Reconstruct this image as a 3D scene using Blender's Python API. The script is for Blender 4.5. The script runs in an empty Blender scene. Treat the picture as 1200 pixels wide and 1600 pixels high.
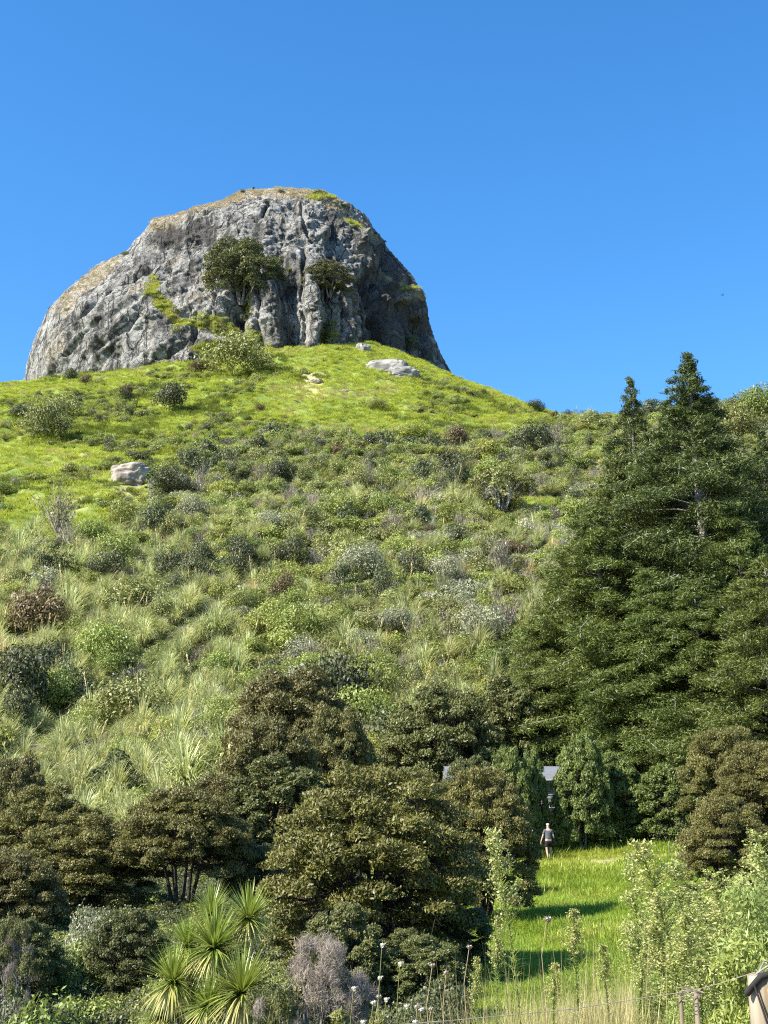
import bpy, math, random
import numpy as np
from mathutils import Vector
S = bpy.context.scene
R = math.radians
rng = np.random.default_rng(7)
random.seed(7)

# ------------------------------------------------------------------ camera, sky, sun, exposure
PITCH = R(14.0); F = 2000.0; CZ = 1.65
cam_d = bpy.data.cameras.new("camera"); cam = bpy.data.objects.new("camera", cam_d)
S.collection.objects.link(cam); S.camera = cam
cam.location = (0, 0, CZ); cam.rotation_euler = (R(90) + PITCH, 0, 0)
cam_d.sensor_fit = 'VERTICAL'; cam_d.sensor_height = 24; cam_d.lens = 24 * F / 1600
cam_d.clip_start = 0.1; cam_d.clip_end = 6000

SUN_AZ = 62.0      # degrees to the left of straight behind the camera
SUN_EL = 43.0
sx = -math.sin(R(SUN_AZ)) * math.cos(R(SUN_EL)); sy = -math.cos(R(SUN_AZ)) * math.cos(R(SUN_EL)); sz = math.sin(R(SUN_EL))
W = bpy.data.worlds.new("World"); S.world = W; W.use_nodes = True
wn = W.node_tree.nodes; wl = W.node_tree.links
sky = wn.new('ShaderNodeTexSky'); sky.sky_type = 'NISHITA'; sky.sun_disc = False
sky.sun_elevation = R(SUN_EL); sky.sun_rotation = math.atan2(sx, sy)
sky.air_density = 1.0; sky.dust_density = 0.3; sky.ozone_density = 4.0; sky.altitude = 0
hs = wn.new('ShaderNodeHueSaturation'); hs.inputs['Saturation'].default_value = 1.27
wl.new(sky.outputs[0], hs.inputs['Color'])
wl.new(hs.outputs[0], wn['Background'].inputs[0]); wn['Background'].inputs[1].default_value = 0.10
sl = bpy.data.lights.new("sun", 'SUN'); sl.energy = 5.0; sl.angle = R(0.53); sl.color = (1.0, 0.94, 0.84)
so = bpy.data.objects.new("sun", sl); S.collection.objects.link(so)
so.rotation_euler = Vector((sx, sy, sz)).to_track_quat('Z', 'Y').to_euler(); so.location = (-60, -30, 120)
vs = S.view_settings; vs.view_transform = 'Standard'; vs.look = 'None'; vs.gamma = 1; vs.exposure = 1.48
S.cycles.use_denoising = False; S.cycles.filter_width = 1.15; S.cycles.sample_clamp_indirect = 4; S.cycles.max_bounces = 6; S.cycles.diffuse_bounces = 3; S.cycles.transmission_bounces = 4; S.cycles.transparent_max_bounces = 4
S.cycles.caustics_reflective = False; S.cycles.caustics_refractive = False

# ------------------------------------------------------------------ projection helpers
cp, sp = math.cos(PITCH), math.sin(PITCH)
def ray(px, py):
    px = np.asarray(px, float); py = np.asarray(py, float)
    u = (px - 600) / F; v = (800 - py) / F
    return np.stack([u + 0 * v, cp - v * sp + 0 * u, sp + v * cp + 0 * u], -1)
def at(px, py, Y):
    d = ray(px, py); Y = np.asarray(Y, float)
    p = d * (Y / d[..., 1])[..., None]; p[..., 2] += CZ
    return p
def proj(P):
    P = np.asarray(P, float)
    x = P[..., 0]; y = P[..., 1]; z = P[..., 2] - CZ
    d = np.maximum(y * cp + z * sp, 0.3)
    return 600 + F * x / d, 800 - F * (-y * sp + z * cp) / d
def e_of(py):
    v = (800 - np.asarray(py, float)) / F
    return (sp + v * cp) / (cp - v * sp)

# ------------------------------------------------------------------ noise
def _h(ix, iy, iz):
    n = np.asarray(ix * 374761393 + iy * 668265263 + iz * 2147483647 + 1013904223, np.int64) & 0x3fffffff
    n = (n ^ (n >> 13)) * 1274126177
    n = n & 0xffffffff
    n = (n ^ (n >> 16)) & 0xffff
    return n / 32767.5 - 1.0
def vnoise(x, y, z):
    x = np.asarray(x, float); y = np.asarray(y, float) + 0 * x; z = np.asarray(z, float) + 0 * x
    ix = np.floor(x).astype(np.int64); iy = np.floor(y).astype(np.int64); iz = np.floor(z).astype(np.int64)
    fx = x - ix; fy = y - iy; fz = z - iz
    fx = fx * fx * (3 - 2 * fx); fy = fy * fy * (3 - 2 * fy); fz = fz * fz * (3 - 2 * fz)
    r = 0
    for a in (0, 1):
        for b in (0, 1):
            for c in (0, 1):
                r = r + _h(ix + a, iy + b, iz + c) * (fx if a else 1 - fx) * (fy if b else 1 - fy) * (fz if c else 1 - fz)
    return r
def fbm(x, y, z, o=4):
    r = 0; a = 1; f = 1; t = 0
    for i in range(o):
        r = r + a * vnoise(x * f + 17.3 * i, y * f + 5.1 * i, z * f + 9.7 * i); t += a; a *= .5; f *= 2.03
    return r / t
def ss(a, b, x):
    t = np.clip((x - a) / (b - a), 0, 1); return t * t * (3 - 2 * t)

# ------------------------------------------------------------------ terrain height
COLS = np.array([-200, 0, 200, 400, 600, 800, 1000, 1200, 1400], float)
ZT = {  # near rows: ground height in metres
    4:  [-1.5, -1.0, -.7, -.4, -.1, 0, 0, 0, .1],
    8:  [-3.0, -2.5, -2.0, -1.2, -.5, 0, 0, .1, .2],
    12: [-3.2, -3.0, -2.8, -2.3, -1.5, -.4, -.3, 0, .2],
    20: [-3.3, -3.2, -3.3, -3.1, -2.4, -1.5, -1.2, -.8, -.4],
    30: [-2.8, -2.6, -2.4, -2.3, -2.1, -1.9, -1.5, -.9, -.3],
    45: [-2.0, -1.8, -1.5, -1.4, -1.3, -1.2, -.8, -.1, .6],
    65: [-.5, -.3, 0, .3, .5, .35, .6, 1.3, 2.2]}
PT = {  # farther rows: where the ground meets that line of sight
    80:  [1230, 1220, 1225, 1225, 1232, 1245, 1245, 1240, 1230],
    95:  [1120, 1120, 1130, 1130, 1135, 1150, 1155, 1140, 1130],
    115: [1000, 1000, 1005, 1005, 1010, 1030, 1040, 1020, 1010],
    145: [880, 880, 880, 885, 890, 900, 915, 900, 890],
    190: [780, 775, 772, 772, 778, 790, 800, 785, 775],
    250: [690, 680, 675, 672, 675, 695, 708, 692, 685],
    310: [645, 636, 618, 598, 598, 645, 664, 645, 635],
    355: [622, 610, 580, 550, 550, 630, 660, 634, 625],
    400: [614, 602, 562, 540, 545, 627, 664, 636, 625],
    460: [630, 605, 565, 545, 560, 650, 690, 660, 650],
    600: [740, 700, 650, 620, 640, 760, 790, 770, 760],
    1000: [1100, 1080, 1060, 1050, 1060, 1110, 1130, 1120, 1110],
    2500: [1270] * 9}
cen = []; val = []
for Y, row in ZT.items():
    for c, z in zip(COLS, row): cen.append(((c - 600) / F / .97, Y)); val.append((z - CZ) / Y)
for Y, row in PT.items():
    for c, p in zip(COLS, row): cen.append(((c - 600) / F / .97, Y)); val.append(float(e_of(p)))
cen = np.array(cen); val = np.array(val)
def feat(a, Y): return np.stack([a * 4.0, np.log(Y) * 1.6], -1)
cf = feat(cen[:, 0], cen[:, 1])
def tps(r2): return np.where(r2 > 1e-12, r2 * np.log(np.maximum(r2, 1e-12)), 0)
n = len(cf)
K = tps(((cf[:, None] - cf[None]) ** 2).sum(-1)) + np.eye(n) * 1e-4
Pm = np.concatenate([np.ones((n, 1)), cf], 1)
A = np.block([[K, Pm], [Pm.T, np.zeros((3, 3))]])
wts = np.linalg.solve(A, np.concatenate([val, np.zeros(3)]))
def H0(x, y):
    x = np.asarray(x, float); y = np.asarray(y, float)
    sh = np.broadcast(x, y).shape; x = np.broadcast_to(x, sh).ravel(); y = np.broadcast_to(y, sh).ravel()
    Y = np.clip(y, 4, 2500); a = np.clip(x / Y, -.42, .42)
    out = np.empty(len(x))
    for i in range(0, len(x), 40000):
        f = feat(a[i:i + 40000], Y[i:i + 40000])
        r2 = ((f[:, None] - cf[None]) ** 2).sum(-1)
        out[i:i + 40000] = tps(r2) @ wts[:n] + wts[n] + f @ wts[n + 1:]
    return (CZ + out * Y).reshape(sh)
def bump(x, y):
    far = ss(60, 110, y)
    lump = np.abs(vnoise(x / 2.6, y / 3.2, .5)) * .9 + vnoise(x / 6.0, y / 7.0, 3.3) * .8 + vnoise(x / 1.3, y / 1.7, 8.) * .35
    nearb = vnoise(x / 1.4, y / 1.4, 1.5) * .05 + vnoise(x / 5, y / 5, 2.5) * .13
    return far * (lump + vnoise(x / 17, y / 17, 1.7) * 1.1) + (1 - far) * nearb
def H(x, y): return H0(x, y) + bump(np.asarray(x, float), np.asarray(y, float))
YS = np.concatenate([np.arange(5, 60, 1.0), np.arange(60, 420, 2.5)])
def ground_at(px, py):
    """first point where each line of sight meets the ground"""
    px = np.atleast_1d(np.asarray(px, float)); py = np.atleast_1d(np.asarray(py, float))
    d = ray(px, py); out = np.full((len(px), 3), np.nan)
    X = d[:, None, 0] / d[:, None, 1] * YS[None]; Z = CZ + d[:, None, 2] / d[:, None, 1] * YS[None]
    hh = H(X, np.broadcast_to(YS[None], X.shape)); below = Z < hh
    for i in range(len(px)):
        k = np.argmax(below[i])
        if not below[i, k]: continue
        if k == 0: Y = YS[0]
        else:
            a = Z[i, k - 1] - hh[i, k - 1]; b = hh[i, k] - Z[i, k]
            Y = YS[k - 1] + (YS[k] - YS[k - 1]) * a / (a + b + 1e-9)
        out[i] = (d[i, 0] / d[i, 1] * Y, Y, CZ + d[i, 2] / d[i, 1] * Y)
    return out
def on(px, Y):
    py = 1200.
    for _ in range(4):
        p = at(px, py, Y); z = float(H(p[0], Y)); py = float(proj(np.array([p[0], Y, z]))[1])
    return np.array([p[0], Y, z])
def boundary(px):
    return np.interp(px, [-300, 0, 110, 140, 200, 260, 330, 400, 480, 560, 700, 830, 900, 960, 1300],
                     [840, 840, 845, 830, 835, 735, 700, 688, 668, 685, 688, 668, 660, 640, 600])

# ------------------------------------------------------------------ materials
def new_mat(name):
    m = bpy.data.materials.new(name); m.use_nodes = True
    nt = m.node_tree; nt.nodes.clear()
    return m, nt, nt.nodes, nt.links
AL = .76   # common scale of all base colours
def mixc(nt, fac, a, b, mode='MIX'):
    n = nt.nodes.new('ShaderNodeMix'); n.data_type = 'RGBA'; n.blend_type = mode
    for s, v in ((0, fac), (6, a), (7, b)):
        if isinstance(v, (int, float)): n.inputs[s].default_value = v
        elif isinstance(v, tuple): n.inputs[s].default_value = (v[0] * AL, v[1] * AL, v[2] * AL, 1)
        else: nt.links.new(v, n.inputs[s])
    return n.outputs[2]
def ramp(nt, fac, p0, p1, lo=0., hi=1.):
    n = nt.nodes.new('ShaderNodeMapRange'); n.inputs[1].default_value = p0; n.inputs[2].default_value = p1
    n.inputs[3].default_value = lo; n.inputs[4].default_value = hi; nt.links.new(fac, n.inputs[0]); return n.outputs[0]
def noise(nt, scale, detail=4, vec=None, rough=.6, stretch=None, coord='Object'):
    tc = nt.nodes.new('ShaderNodeTexCoord'); src = tc.outputs[coord]
    if stretch:
        mp = nt.nodes.new('ShaderNodeMapping'); mp.inputs['Scale'].default_value = stretch
        nt.links.new(src, mp.inputs[0]); src = mp.outputs[0]
    n = nt.nodes.new('ShaderNodeTexNoise'); n.inputs['Scale'].default_value = scale; n.inputs['Detail'].default_value = detail
    n.inputs['Roughness'].default_value = rough; nt.links.new(src, n.inputs['Vector']); return n.outputs[0]
def attr(nt, name):
    n = nt.nodes.new('ShaderNodeAttribute'); n.attribute_name = name; return n.outputs['Fac']
def leaf_mat(name, lo, hi, trans=.3, rough=.5, spec=.35, var=.32, hue=.014):
    m, nt, N, L = new_mat(name)
    col = mixc(nt, attr(nt, 'tone'), lo, hi)
    oi = N.new('ShaderNodeObjectInfo')
    h = N.new('ShaderNodeHueSaturation')
    L.new(ramp(nt, oi.outputs['Random'], 0, 1, 1 - var, 1 + var), h.inputs['Value'])
    mm = N.new('ShaderNodeMath'); mm.operation = 'MULTIPLY'; mm.inputs[1].default_value = 7.31; L.new(oi.outputs['Random'], mm.inputs[0])
    fr = N.new('ShaderNodeMath'); fr.operation = 'FRACT'; L.new(mm.outputs[0], fr.inputs[0])
    L.new(ramp(nt, fr.outputs[0], 0, 1, .5 - hue, .5 + hue), h.inputs['Hue'])
    L.new(col, h.inputs['Color']); col = h.outputs[0]
    b = N.new('ShaderNodeBsdfPrincipled'); b.inputs['Roughness'].default_value = rough
    b.inputs['Specular IOR Level'].default_value = spec; L.new(col, b.inputs['Base Color'])
    t = N.new('ShaderNodeBsdfTranslucent'); L.new(mixc(nt, .35, col, (hi[0] * 1.6, hi[1] * 1.6, hi[2] * .8)), t.inputs['Color'])
    mx = N.new('ShaderNodeMixShader'); mx.inputs[0].default_value = trans
    L.new(b.outputs[0], mx.inputs[1]); L.new(t.outputs[0], mx.inputs[2])
    o = N.new('ShaderNodeOutputMaterial'); L.new(mx.outputs[0], o.inputs[0]); return m
def solid_mat(name, c1, c2, scale=8., rough=.85, bumpd=0.0, detail=5, stretch=None, spec=.3, metal=0.):
    m, nt, N, L = new_mat(name)
    nz = noise(nt, scale, detail, stretch=stretch)
    b = N.new('ShaderNodeBsdfPrincipled'); b.inputs['Roughness'].default_value = rough; b.inputs['Metallic'].default_value = metal
    b.inputs['Specular IOR Level'].default_value = spec
    L.new(mixc(nt, ramp(nt, nz, .35, .65), c1, c2), b.inputs['Base Color'])
    if bumpd:
        bp = N.new('ShaderNodeBump'); bp.inputs['Distance'].default_value = bumpd; L.new(nz, bp.inputs['Height']); L.new(bp.outputs[0], b.inputs['Normal'])
    o = N.new('ShaderNodeOutputMaterial'); L.new(b.outputs[0], o.inputs[0]); return m

M = {}
M['kanuka'] = leaf_mat('kanuka_leaf', (.064, .063, .014), (.22, .202, .048), .15, var=.15, hue=.008)
M['kanuka_brown'] = leaf_mat('kanuka_brown_leaf', (.072, .070, .018), (.22, .200, .060), .15, var=.15, hue=.008)
M['kanuka_green'] = leaf_mat('kanuka_green_leaf', (.058, .070, .018), (.18, .19, .055), .15, var=.15, hue=.01)
M['conifer'] = leaf_mat('conifer_needle', (.032, .054, .015), (.155, .195, .050), .15, var=.12, hue=.01)
M['conifer_yellow'] = leaf_mat('conifer_light_needle', (.050, .080, .017), (.215, .262, .058), .2, var=.12, hue=.01)
M['green'] = leaf_mat('broadleaf', (.10, .135, .026), (.36, .42, .10), .25)
M['bright'] = leaf_mat('bright_leaf', (.14, .17, .030), (.40, .43, .10), .3)
M['dark'] = leaf_mat('dark_leaf', (.042, .052, .020), (.130, .150, .055), .15)
M['olive'] = leaf_mat('olive_leaf', (.11, .12, .034), (.33, .35, .105), .2)
M['pale'] = leaf_mat('pale_leaf', (.17, .18, .10), (.46, .47, .30), .25, hue=.015)
M['toetoe'] = leaf_mat('toetoe_blade', (.24, .27, .10), (.70, .72, .36), .3, hue=.015)
M['straw'] = leaf_mat('straw_blade', (.32, .26, .11), (.72, .62, .32), .3, hue=.008)
M['twig'] = leaf_mat('grey_twig', (.17, .14, .11), (.42, .36, .29), .05, rough=.8, hue=.01)
M['rusty'] = leaf_mat('rusty_leaf', (.09, .06, .025), (.22, .16, .07), .15)
M['hillgrass'] = leaf_mat('hill_grass_blade', (.28, .35, .042), (.70, .75, .17), .3, var=.2, hue=.015)
M['paddock'] = leaf_mat('paddock_blade', (.20, .30, .030), (.47, .58, .09), .4, var=.2, hue=.02)
M['cabbage'] = leaf_mat('sword_leaf', (.13, .19, .03), (.44, .52, .12), .25, rough=.4, spec=.5, var=.1)
M['cabbage_old'] = leaf_mat('old_sword_leaf', (.45, .43, .13), (.70, .66, .30), .25, var=.1)
M['fleabane'] = leaf_mat('fleabane_leaf', (.17, .24, .055), (.45, .52, .17), .42, var=.12)
M['bud'] = leaf_mat('cream_bud', (.30, .34, .09), (.64, .64, .27), .3, var=.1)
M['tan'] = leaf_mat('sunburnt_blade', (.36, .30, .19), (.70, .60, .42), .3, hue=.008)
M['barkdark'] = solid_mat('dark_bark', (.018, .015, .012), (.07, .055, .042), 6, .9, .02)
M['barkgrey'] = solid_mat('grey_bark', (.17, .155, .135), (.40, .37, .33), 5, .9, .03)
M['barkpale'] = solid_mat('bleached_wood', (.34, .32, .28), (.62, .60, .55), 5, .9, .02)
M['stem'] = solid_mat('green_stem', (.12, .16, .04), (.26, .26, .09), 20)
M['drystem'] = solid_mat('dry_stem', (.30, .22, .12), (.50, .40, .24), 20)

# ------------------------------------------------------------------ mesh building (numpy)
class Soup:
    def __init__(s): s.v = []; s.f = []; s.t = []; s.m = []; s.n = 0; s.mats = []
    def mi(s, mat):
        if mat not in s.mats: s.mats.append(mat)
        return s.mats.index(mat)
    def raw(s, V, Fq, tone, mat):
        V = np.asarray(V, float).reshape(-1, 3); Fq = np.asarray(Fq, np.int64)
        s.v.append(V); s.f.append(Fq + s.n); s.n += len(V)
        s.t.append(np.broadcast_to(np.asarray(tone, float), (len(Fq),)).copy()); s.m.append(np.full(len(Fq), s.mi(mat)))
    def quads(s, Q, tone, mat):
        s.raw(Q.reshape(-1, 3), np.arange(len(Q) * 4).reshape(-1, 4), tone, mat)
    def tube(s, pts, rad, mat, sides=5, tone=.5, cap=False):
        pts = np.asarray(pts, float); k = len(pts); rad = np.broadcast_to(np.asarray(rad, float), (k,))
        d = np.gradient(pts, axis=0); d /= np.linalg.norm(d, axis=1, keepdims=True) + 1e-9
        ref = np.array([0, 0, 1.]) if abs(d[:, 2]).mean() < .8 else np.array([1., 0, 0])
        a = np.cross(d, ref); a /= np.linalg.norm(a, axis=1, keepdims=True) + 1e-9; b = np.cross(d, a)
        th = np.arange(sides) * 2 * np.pi / sides
        V = pts[:, None] + rad[:, None, None] * (np.cos(th)[None, :, None] * a[:, None] + np.sin(th)[None, :, None] * b[:, None])
        i = np.arange(k - 1)[:, None] * sides; j = np.arange(sides)[None]; j2 = (j + 1) % sides
        Fq = np.stack([i + j, i + j2, i + sides + j2, i + sides + j], -1).reshape(-1, 4)
        V = V.reshape(-1, 3)
        if cap:
            V = np.concatenate([V, pts[-1:]]); c = len(V) - 1; e = (k - 1) * sides
            Fq = np.concatenate([Fq, [[e + q, e + (q + 1) % sides, c, c] for q in range(sides)]])
        s.raw(V, Fq, tone, mat)
    def box(s, c, size, mat, rotz=0., tone=.5):
        c = np.asarray(c, float); h = np.asarray(size, float) / 2
        V = np.array([[x, y, z] for z in (-1, 1) for y in (-1, 1) for x in (-1, 1)]) * h
        ca, sa = math.cos(rotz), math.sin(rotz)
        V = np.stack([V[:, 0] * ca - V[:, 1] * sa, V[:, 0] * sa + V[:, 1] * ca, V[:, 2]], -1) + c
        s.raw(V, [[0, 2, 3, 1], [4, 5, 7, 6], [0, 1, 5, 4], [2, 6, 7, 3], [0, 4, 6, 2], [1, 3, 7, 5]], tone, mat)
    def mesh(s, name, smooth=False):
        V = np.concatenate(s.v); Fq = np.concatenate(s.f); T = np.concatenate(s.t); Mi = np.concatenate(s.m)
        tri = Fq[:, 2] == Fq[:, 3]
        me = bpy.data.meshes.new(name); me.vertices.add(len(V)); me.vertices.foreach_set('co', V.ravel())
        cnt = np.where(tri, 3, 4); start = np.concatenate([[0], np.cumsum(cnt)[:-1]])
        keep = np.ones_like(Fq, bool); keep[tri, 3] = False
        me.loops.add(int(cnt.sum())); me.loops.foreach_set('vertex_index', Fq[keep].astype(np.int32))
        me.polygons.add(len(Fq)); me.polygons.foreach_set('loop_start', start.astype(np.int32))
        for mt in s.mats: me.materials.append(mt)
        me.polygons.foreach_set('material_index', Mi.astype(np.int32))
        if smooth: me.polygons.foreach_set('use_smooth', np.ones(len(Fq), bool))
        a = me.attributes.new('tone', 'FLOAT', 'FACE'); a.data.foreach_set('value', T)
        me.update(calc_edges=True); return me
def unit(v): return v / (np.linalg.norm(v, axis=-1, keepdims=True) + 1e-9)
def rdir(n): return unit(rng.normal(size=(n, 3)))
def cards(c, nrm, L, Wd, tang=None):
    """leaf-sized rhombs: centre, normal, length, width"""
    nrm = unit(nrm); n = len(c)
    t = tang if tang is not None else rdir(n)
    b = unit(np.cross(nrm, t)); t = np.cross(b, nrm)
    L = np.broadcast_to(L, (n,))[:, None] / 2; Wd = np.broadcast_to(Wd, (n,))[:, None] / 2
    return np.stack([c - t * L, c + b * Wd, c + t * L, c - b * Wd], 1)
def blades(base, d0, L, Wd, droop, seg=4):
    """arching grass-like blades: (n) bases, start directions, length, width, droop"""
    n = len(base); L = np.broadcast_to(L, (n,)); Wd = np.broadcast_to(Wd, (n,)); droop = np.broadcast_to(droop, (n,))
    side = unit(np.cross(d0, np.array([0, 0, 1.])) + 1e-4 * rdir(n))
    P = [base]; d = unit(d0)
    for k in range(seg):
        P.append(P[-1] + d * (L / seg)[:, None]); d = unit(d - np.array([0, 0, 1.]) * (droop * (k + 1) / seg)[:, None])
    Q = []
    for k in range(seg):
        w0 = Wd * (1 - (k / seg) ** 1.6) / 2; w1 = Wd * (1 - ((k + 1) / seg) ** 1.6) / 2 + Wd * .02
        Q.append(np.stack([P[k] - side * w0[:, None], P[k] + side * w0[:, None], P[k + 1] + side * w1[:, None], P[k + 1] - side * w1[:, None]], 1))
    return np.concatenate(Q), seg
def obj(name, me, parent=None, loc=(0, 0, 0), rz=0., sc=1.):
    o = bpy.data.objects.new(name, me); S.collection.objects.link(o)
    o.location = tuple(float(v) for v in loc); o.rotation_euler = (0, 0, rz)
    o.scale = (sc, sc, sc) if isinstance(sc, (int, float)) else tuple(float(v) for v in sc)
    if parent: o.parent = parent
    return o
def tag(o, label, cat, group=None):
    o['label'] = label; o['category'] = cat
    if group: o['group'] = group
    return o
def thing(name, label, cat, loc=(0, 0, 0), rz=0., sc=1., group=None):
    return tag(obj(name, None, None, loc, rz, sc), label, cat, group)
def scatter(name, src, P, rot, scl, idx, kind='stuff', **props):
    """one object that repeats a few clump meshes over many points"""
    me = bpy.data.meshes.new(name); me.vertices.add(len(P)); me.vertices.foreach_set('co', np.asarray(P, float).ravel())
    for nm, ty, dat in (('rot', 'FLOAT_VECTOR', rot), ('scl', 'FLOAT_VECTOR', scl)):
        a = me.attributes.new(nm, ty, 'POINT'); a.data.foreach_set('vector', np.asarray(dat, float).ravel())
    a = me.attributes.new('idx', 'INT', 'POINT'); a.data.foreach_set('value', np.asarray(idx, np.int32))
    me.update()
    col = bpy.data.collections.new(name + '_clumps')
    for i, m_ in enumerate(src):
        col.objects.link(bpy.data.objects.new('%s_clump_%02d' % (name, i), m_))
    g = bpy.data.node_groups.new(name + '_scatter', 'GeometryNodeTree')
    g.interface.new_socket('Geometry', in_out='INPUT', socket_type='NodeSocketGeometry')
    g.interface.new_socket('Geometry', in_out='OUTPUT', socket_type='NodeSocketGeometry')
    gi = g.nodes.new('NodeGroupInput'); go = g.nodes.new('NodeGroupOutput')
    ci = g.nodes.new('GeometryNodeCollectionInfo'); ci.inputs[0].default_value = col
    ci.inputs[1].default_value = True; ci.inputs[2].default_value = True
    ip = g.nodes.new('GeometryNodeInstanceOnPoints'); ip.inputs['Pick Instance'].default_value = True
    def na(nm, ty):
        x = g.nodes.new('GeometryNodeInputNamedAttribute'); x.data_type = ty; x.inputs[0].default_value = nm; return x.outputs[0]
    g.links.new(gi.outputs[0], ip.inputs['Points']); g.links.new(ci.outputs[0], ip.inputs['Instance'])
    g.links.new(na('idx', 'INT'), ip.inputs['Instance Index']); g.links.new(na('rot', 'FLOAT_VECTOR'), ip.inputs['Rotation'])
    g.links.new(na('scl', 'FLOAT_VECTOR'), ip.inputs['Scale']); g.links.new(ip.outputs[0], go.inputs[0])
    o = bpy.data.objects.new(name, me); S.collection.objects.link(o)
    md = o.modifiers.new('scatter', 'NODES'); md.node_group = g
    o['kind'] = kind
    for k, v in props.items(): o[k] = v
    return o

# ------------------------------------------------------------------ terrain mesh
ys = np.concatenate([np.linspace(-60, 3, 22), np.geomspace(4, 66, 190), np.geomspace(66.6, 470, 560), np.geomspace(480, 3500, 40)])
sx_ = np.linspace(-1, 1, 640); sx_ = np.sign(sx_) * np.abs(sx_) ** 1.25
YY = np.repeat(ys[:, None], len(sx_), 1); XX = sx_[None] * (np.maximum(YY, 0) * .48 + 6 + 60 * ss(300, 900, YY) + 30 * ss(10, -60, YY))
ZZ = H(XX, YY)
PX, PY = proj(np.stack([XX, YY, ZZ], -1))
nr, nc = YY.shape
i = np.arange(nr - 1)[:, None] * nc + np.arange(nc - 1)[None]
Fq = np.stack([i, i + 1, i + nc + 1, i + nc], -1).reshape(-1, 4)
far = YY > 72
bn = fbm(XX / 14, YY / 14, 0, 3) * 22
hill = (ss(-8, 8, boundary(PX) + bn - PY) * far)                      # open grass on the upper slope
clear = np.exp(-((PX - 850) / 42) ** 2 - ((PY - 788) / 11) ** 2) * far
slip = np.exp(-(((PX - 185) * .8 + (PY - 1075) * .6) / 85) ** 2 - ((-(PX - 185) * .6 - (PY - 1075) * .8) / 22) ** 2) * far
hill = np.clip(hill + ss(.4, .7, clear + bn * .008), 0, 1)
padd = ss(690, 740, PX + fbm(XX / 2, YY / 2, 1, 2) * 40) * (~far) + (YY < 72) * .6
dry = ss(13.5, 10.5, YY + fbm(XX, YY, 4, 2)) * (~far)
track = np.exp(-((YY - 63.6 - .4 * np.sin(XX)) / 1.3) ** 2) * ss(7, 9.5, XX) * ss(30, 24, XX)
pale = ss(.35, .6, fbm(XX / 9, YY / 16, 7, 3)) * .6 + np.exp(-((PX - 490) / 22) ** 2 - ((PY - 597) / 9) ** 2) * far + np.exp(-((PX - 492) / 12) ** 2 - ((PY - 622) / 5) ** 2) * far + np.exp(-((PX - 215) / 60) ** 2 - ((PY - 770) / 25) ** 2) * .6 * far
gm, nt, N, L = new_mat('ground_soil_and_grass')
n1 = noise(nt, .55, 6); n2 = noise(nt, .09, 4); n3 = noise(nt, 3.0, 5)
soil = mixc(nt, ramp(nt, n1, .35, .65), (.085, .090, .035), (.21, .20, .09))
hg = mixc(nt, ramp(nt, n1, .35, .68), (.13, .185, .026), (.31, .37, .08))
hg = mixc(nt, ramp(nt, n2, .4, .62), hg, (.14, .19, .035))
hg = mixc(nt, attr(nt, 'pale'), hg, (.46, .43, .20))
pg = mixc(nt, ramp(nt, n3, .35, .65), (.12, .21, .020), (.28, .40, .05))
dg = mixc(nt, ramp(nt, n3, .35, .65), (.20, .17, .07), (.42, .35, .16))
c = mixc(nt, attr(nt, 'hill'), soil, hg); c = mixc(nt, attr(nt, 'padd'), c, pg); c = mixc(nt, attr(nt, 'dry'), c, dg)
c = mixc(nt, attr(nt, 'slip'), c, (.33, .28, .19)); c = mixc(nt, attr(nt, 'track'), c, (.36, .30, .19))
b = N.new('ShaderNodeBsdfPrincipled'); b.inputs['Roughness'].default_value = .9; b.inputs['Specular IOR Level'].default_value = .15
bp = N.new('ShaderNodeBump'); bp.inputs['Distance'].default_value = .5; bp.inputs['Strength'].default_value = .6
L.new(n1, bp.inputs['Height']); L.new(bp.outputs[0], b.inputs['Normal']); L.new(c, b.inputs['Base Color'])
o_ = N.new('ShaderNodeOutputMaterial'); L.new(b.outputs[0], o_.inputs[0])
sp_ = Soup(); sp_.raw(np.stack([XX, YY, ZZ], -1), Fq, .5, gm); me = sp_.mesh('ground', True)
for nm, a_ in (('hill', hill), ('padd', padd), ('dry', dry), ('slip', np.clip(slip, 0, 1) ** 1.5), ('track', np.clip(track, 0, 1)), ('pale', np.clip(pale, 0, 1))):
    at_ = me.attributes.new(nm, 'FLOAT', 'POINT'); at_.data.foreach_set('value', np.asarray(a_, float).ravel())
g_ = obj('ground', me); g_['kind'] = 'structure'

# ------------------------------------------------------------------ the rock
LY = [293.5, 296, 298, 305, 312, 330, 352, 370, 392, 415, 455, 480, 510, 545, 575, 600, 660]
LX = [425, 395, 380, 366, 352, 300, 240, 216, 200, 150, 100, 76, 62, 50, 45, 42, 38]
RY = [293.5, 296, 299, 305, 315, 335, 365, 395, 430, 465, 500, 540, 590, 660]
RX = [440, 480, 500, 516, 532, 562, 592, 612, 641, 665, 669, 682, 706, 730]
nrow, nf, nb = 430, 560, 90
py = 293.5 + (660 - 293.5) * np.linspace(0, 1, nrow) ** 1.35
xl = np.interp(py, LY, LX); xr = np.interp(py, RY, RX); xl[0] = xr[0] = 432
cx = (xl + xr) / 2; w = (xr - xl) / 2; wm = w * .2125
ph = np.concatenate([np.linspace(0, np.pi, nf), np.pi + np.linspace(0, np.pi, nb + 2)[1:-1]])
ne = 2.5
cc = np.cos(ph); s_ = np.sin(ph)
ex = -np.sign(cc) * np.abs(cc) ** (2 / ne); ey = np.sign(s_) * np.abs(s_) ** (2 / ne)
RPX = cx[:, None] + w[:, None] * ex[None]; RPY = np.repeat(py[:, None], len(ph), 1)
D = 46 * (wm / 66) ** .62
gx = np.where(ex < .36, (1 - np.clip((.36 - ex) / 1.36, 0, 1) ** 2.3) ** .55, (1 - np.clip((ex - .36) / .64, 0, 1) ** 1.45) ** .75)
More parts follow.
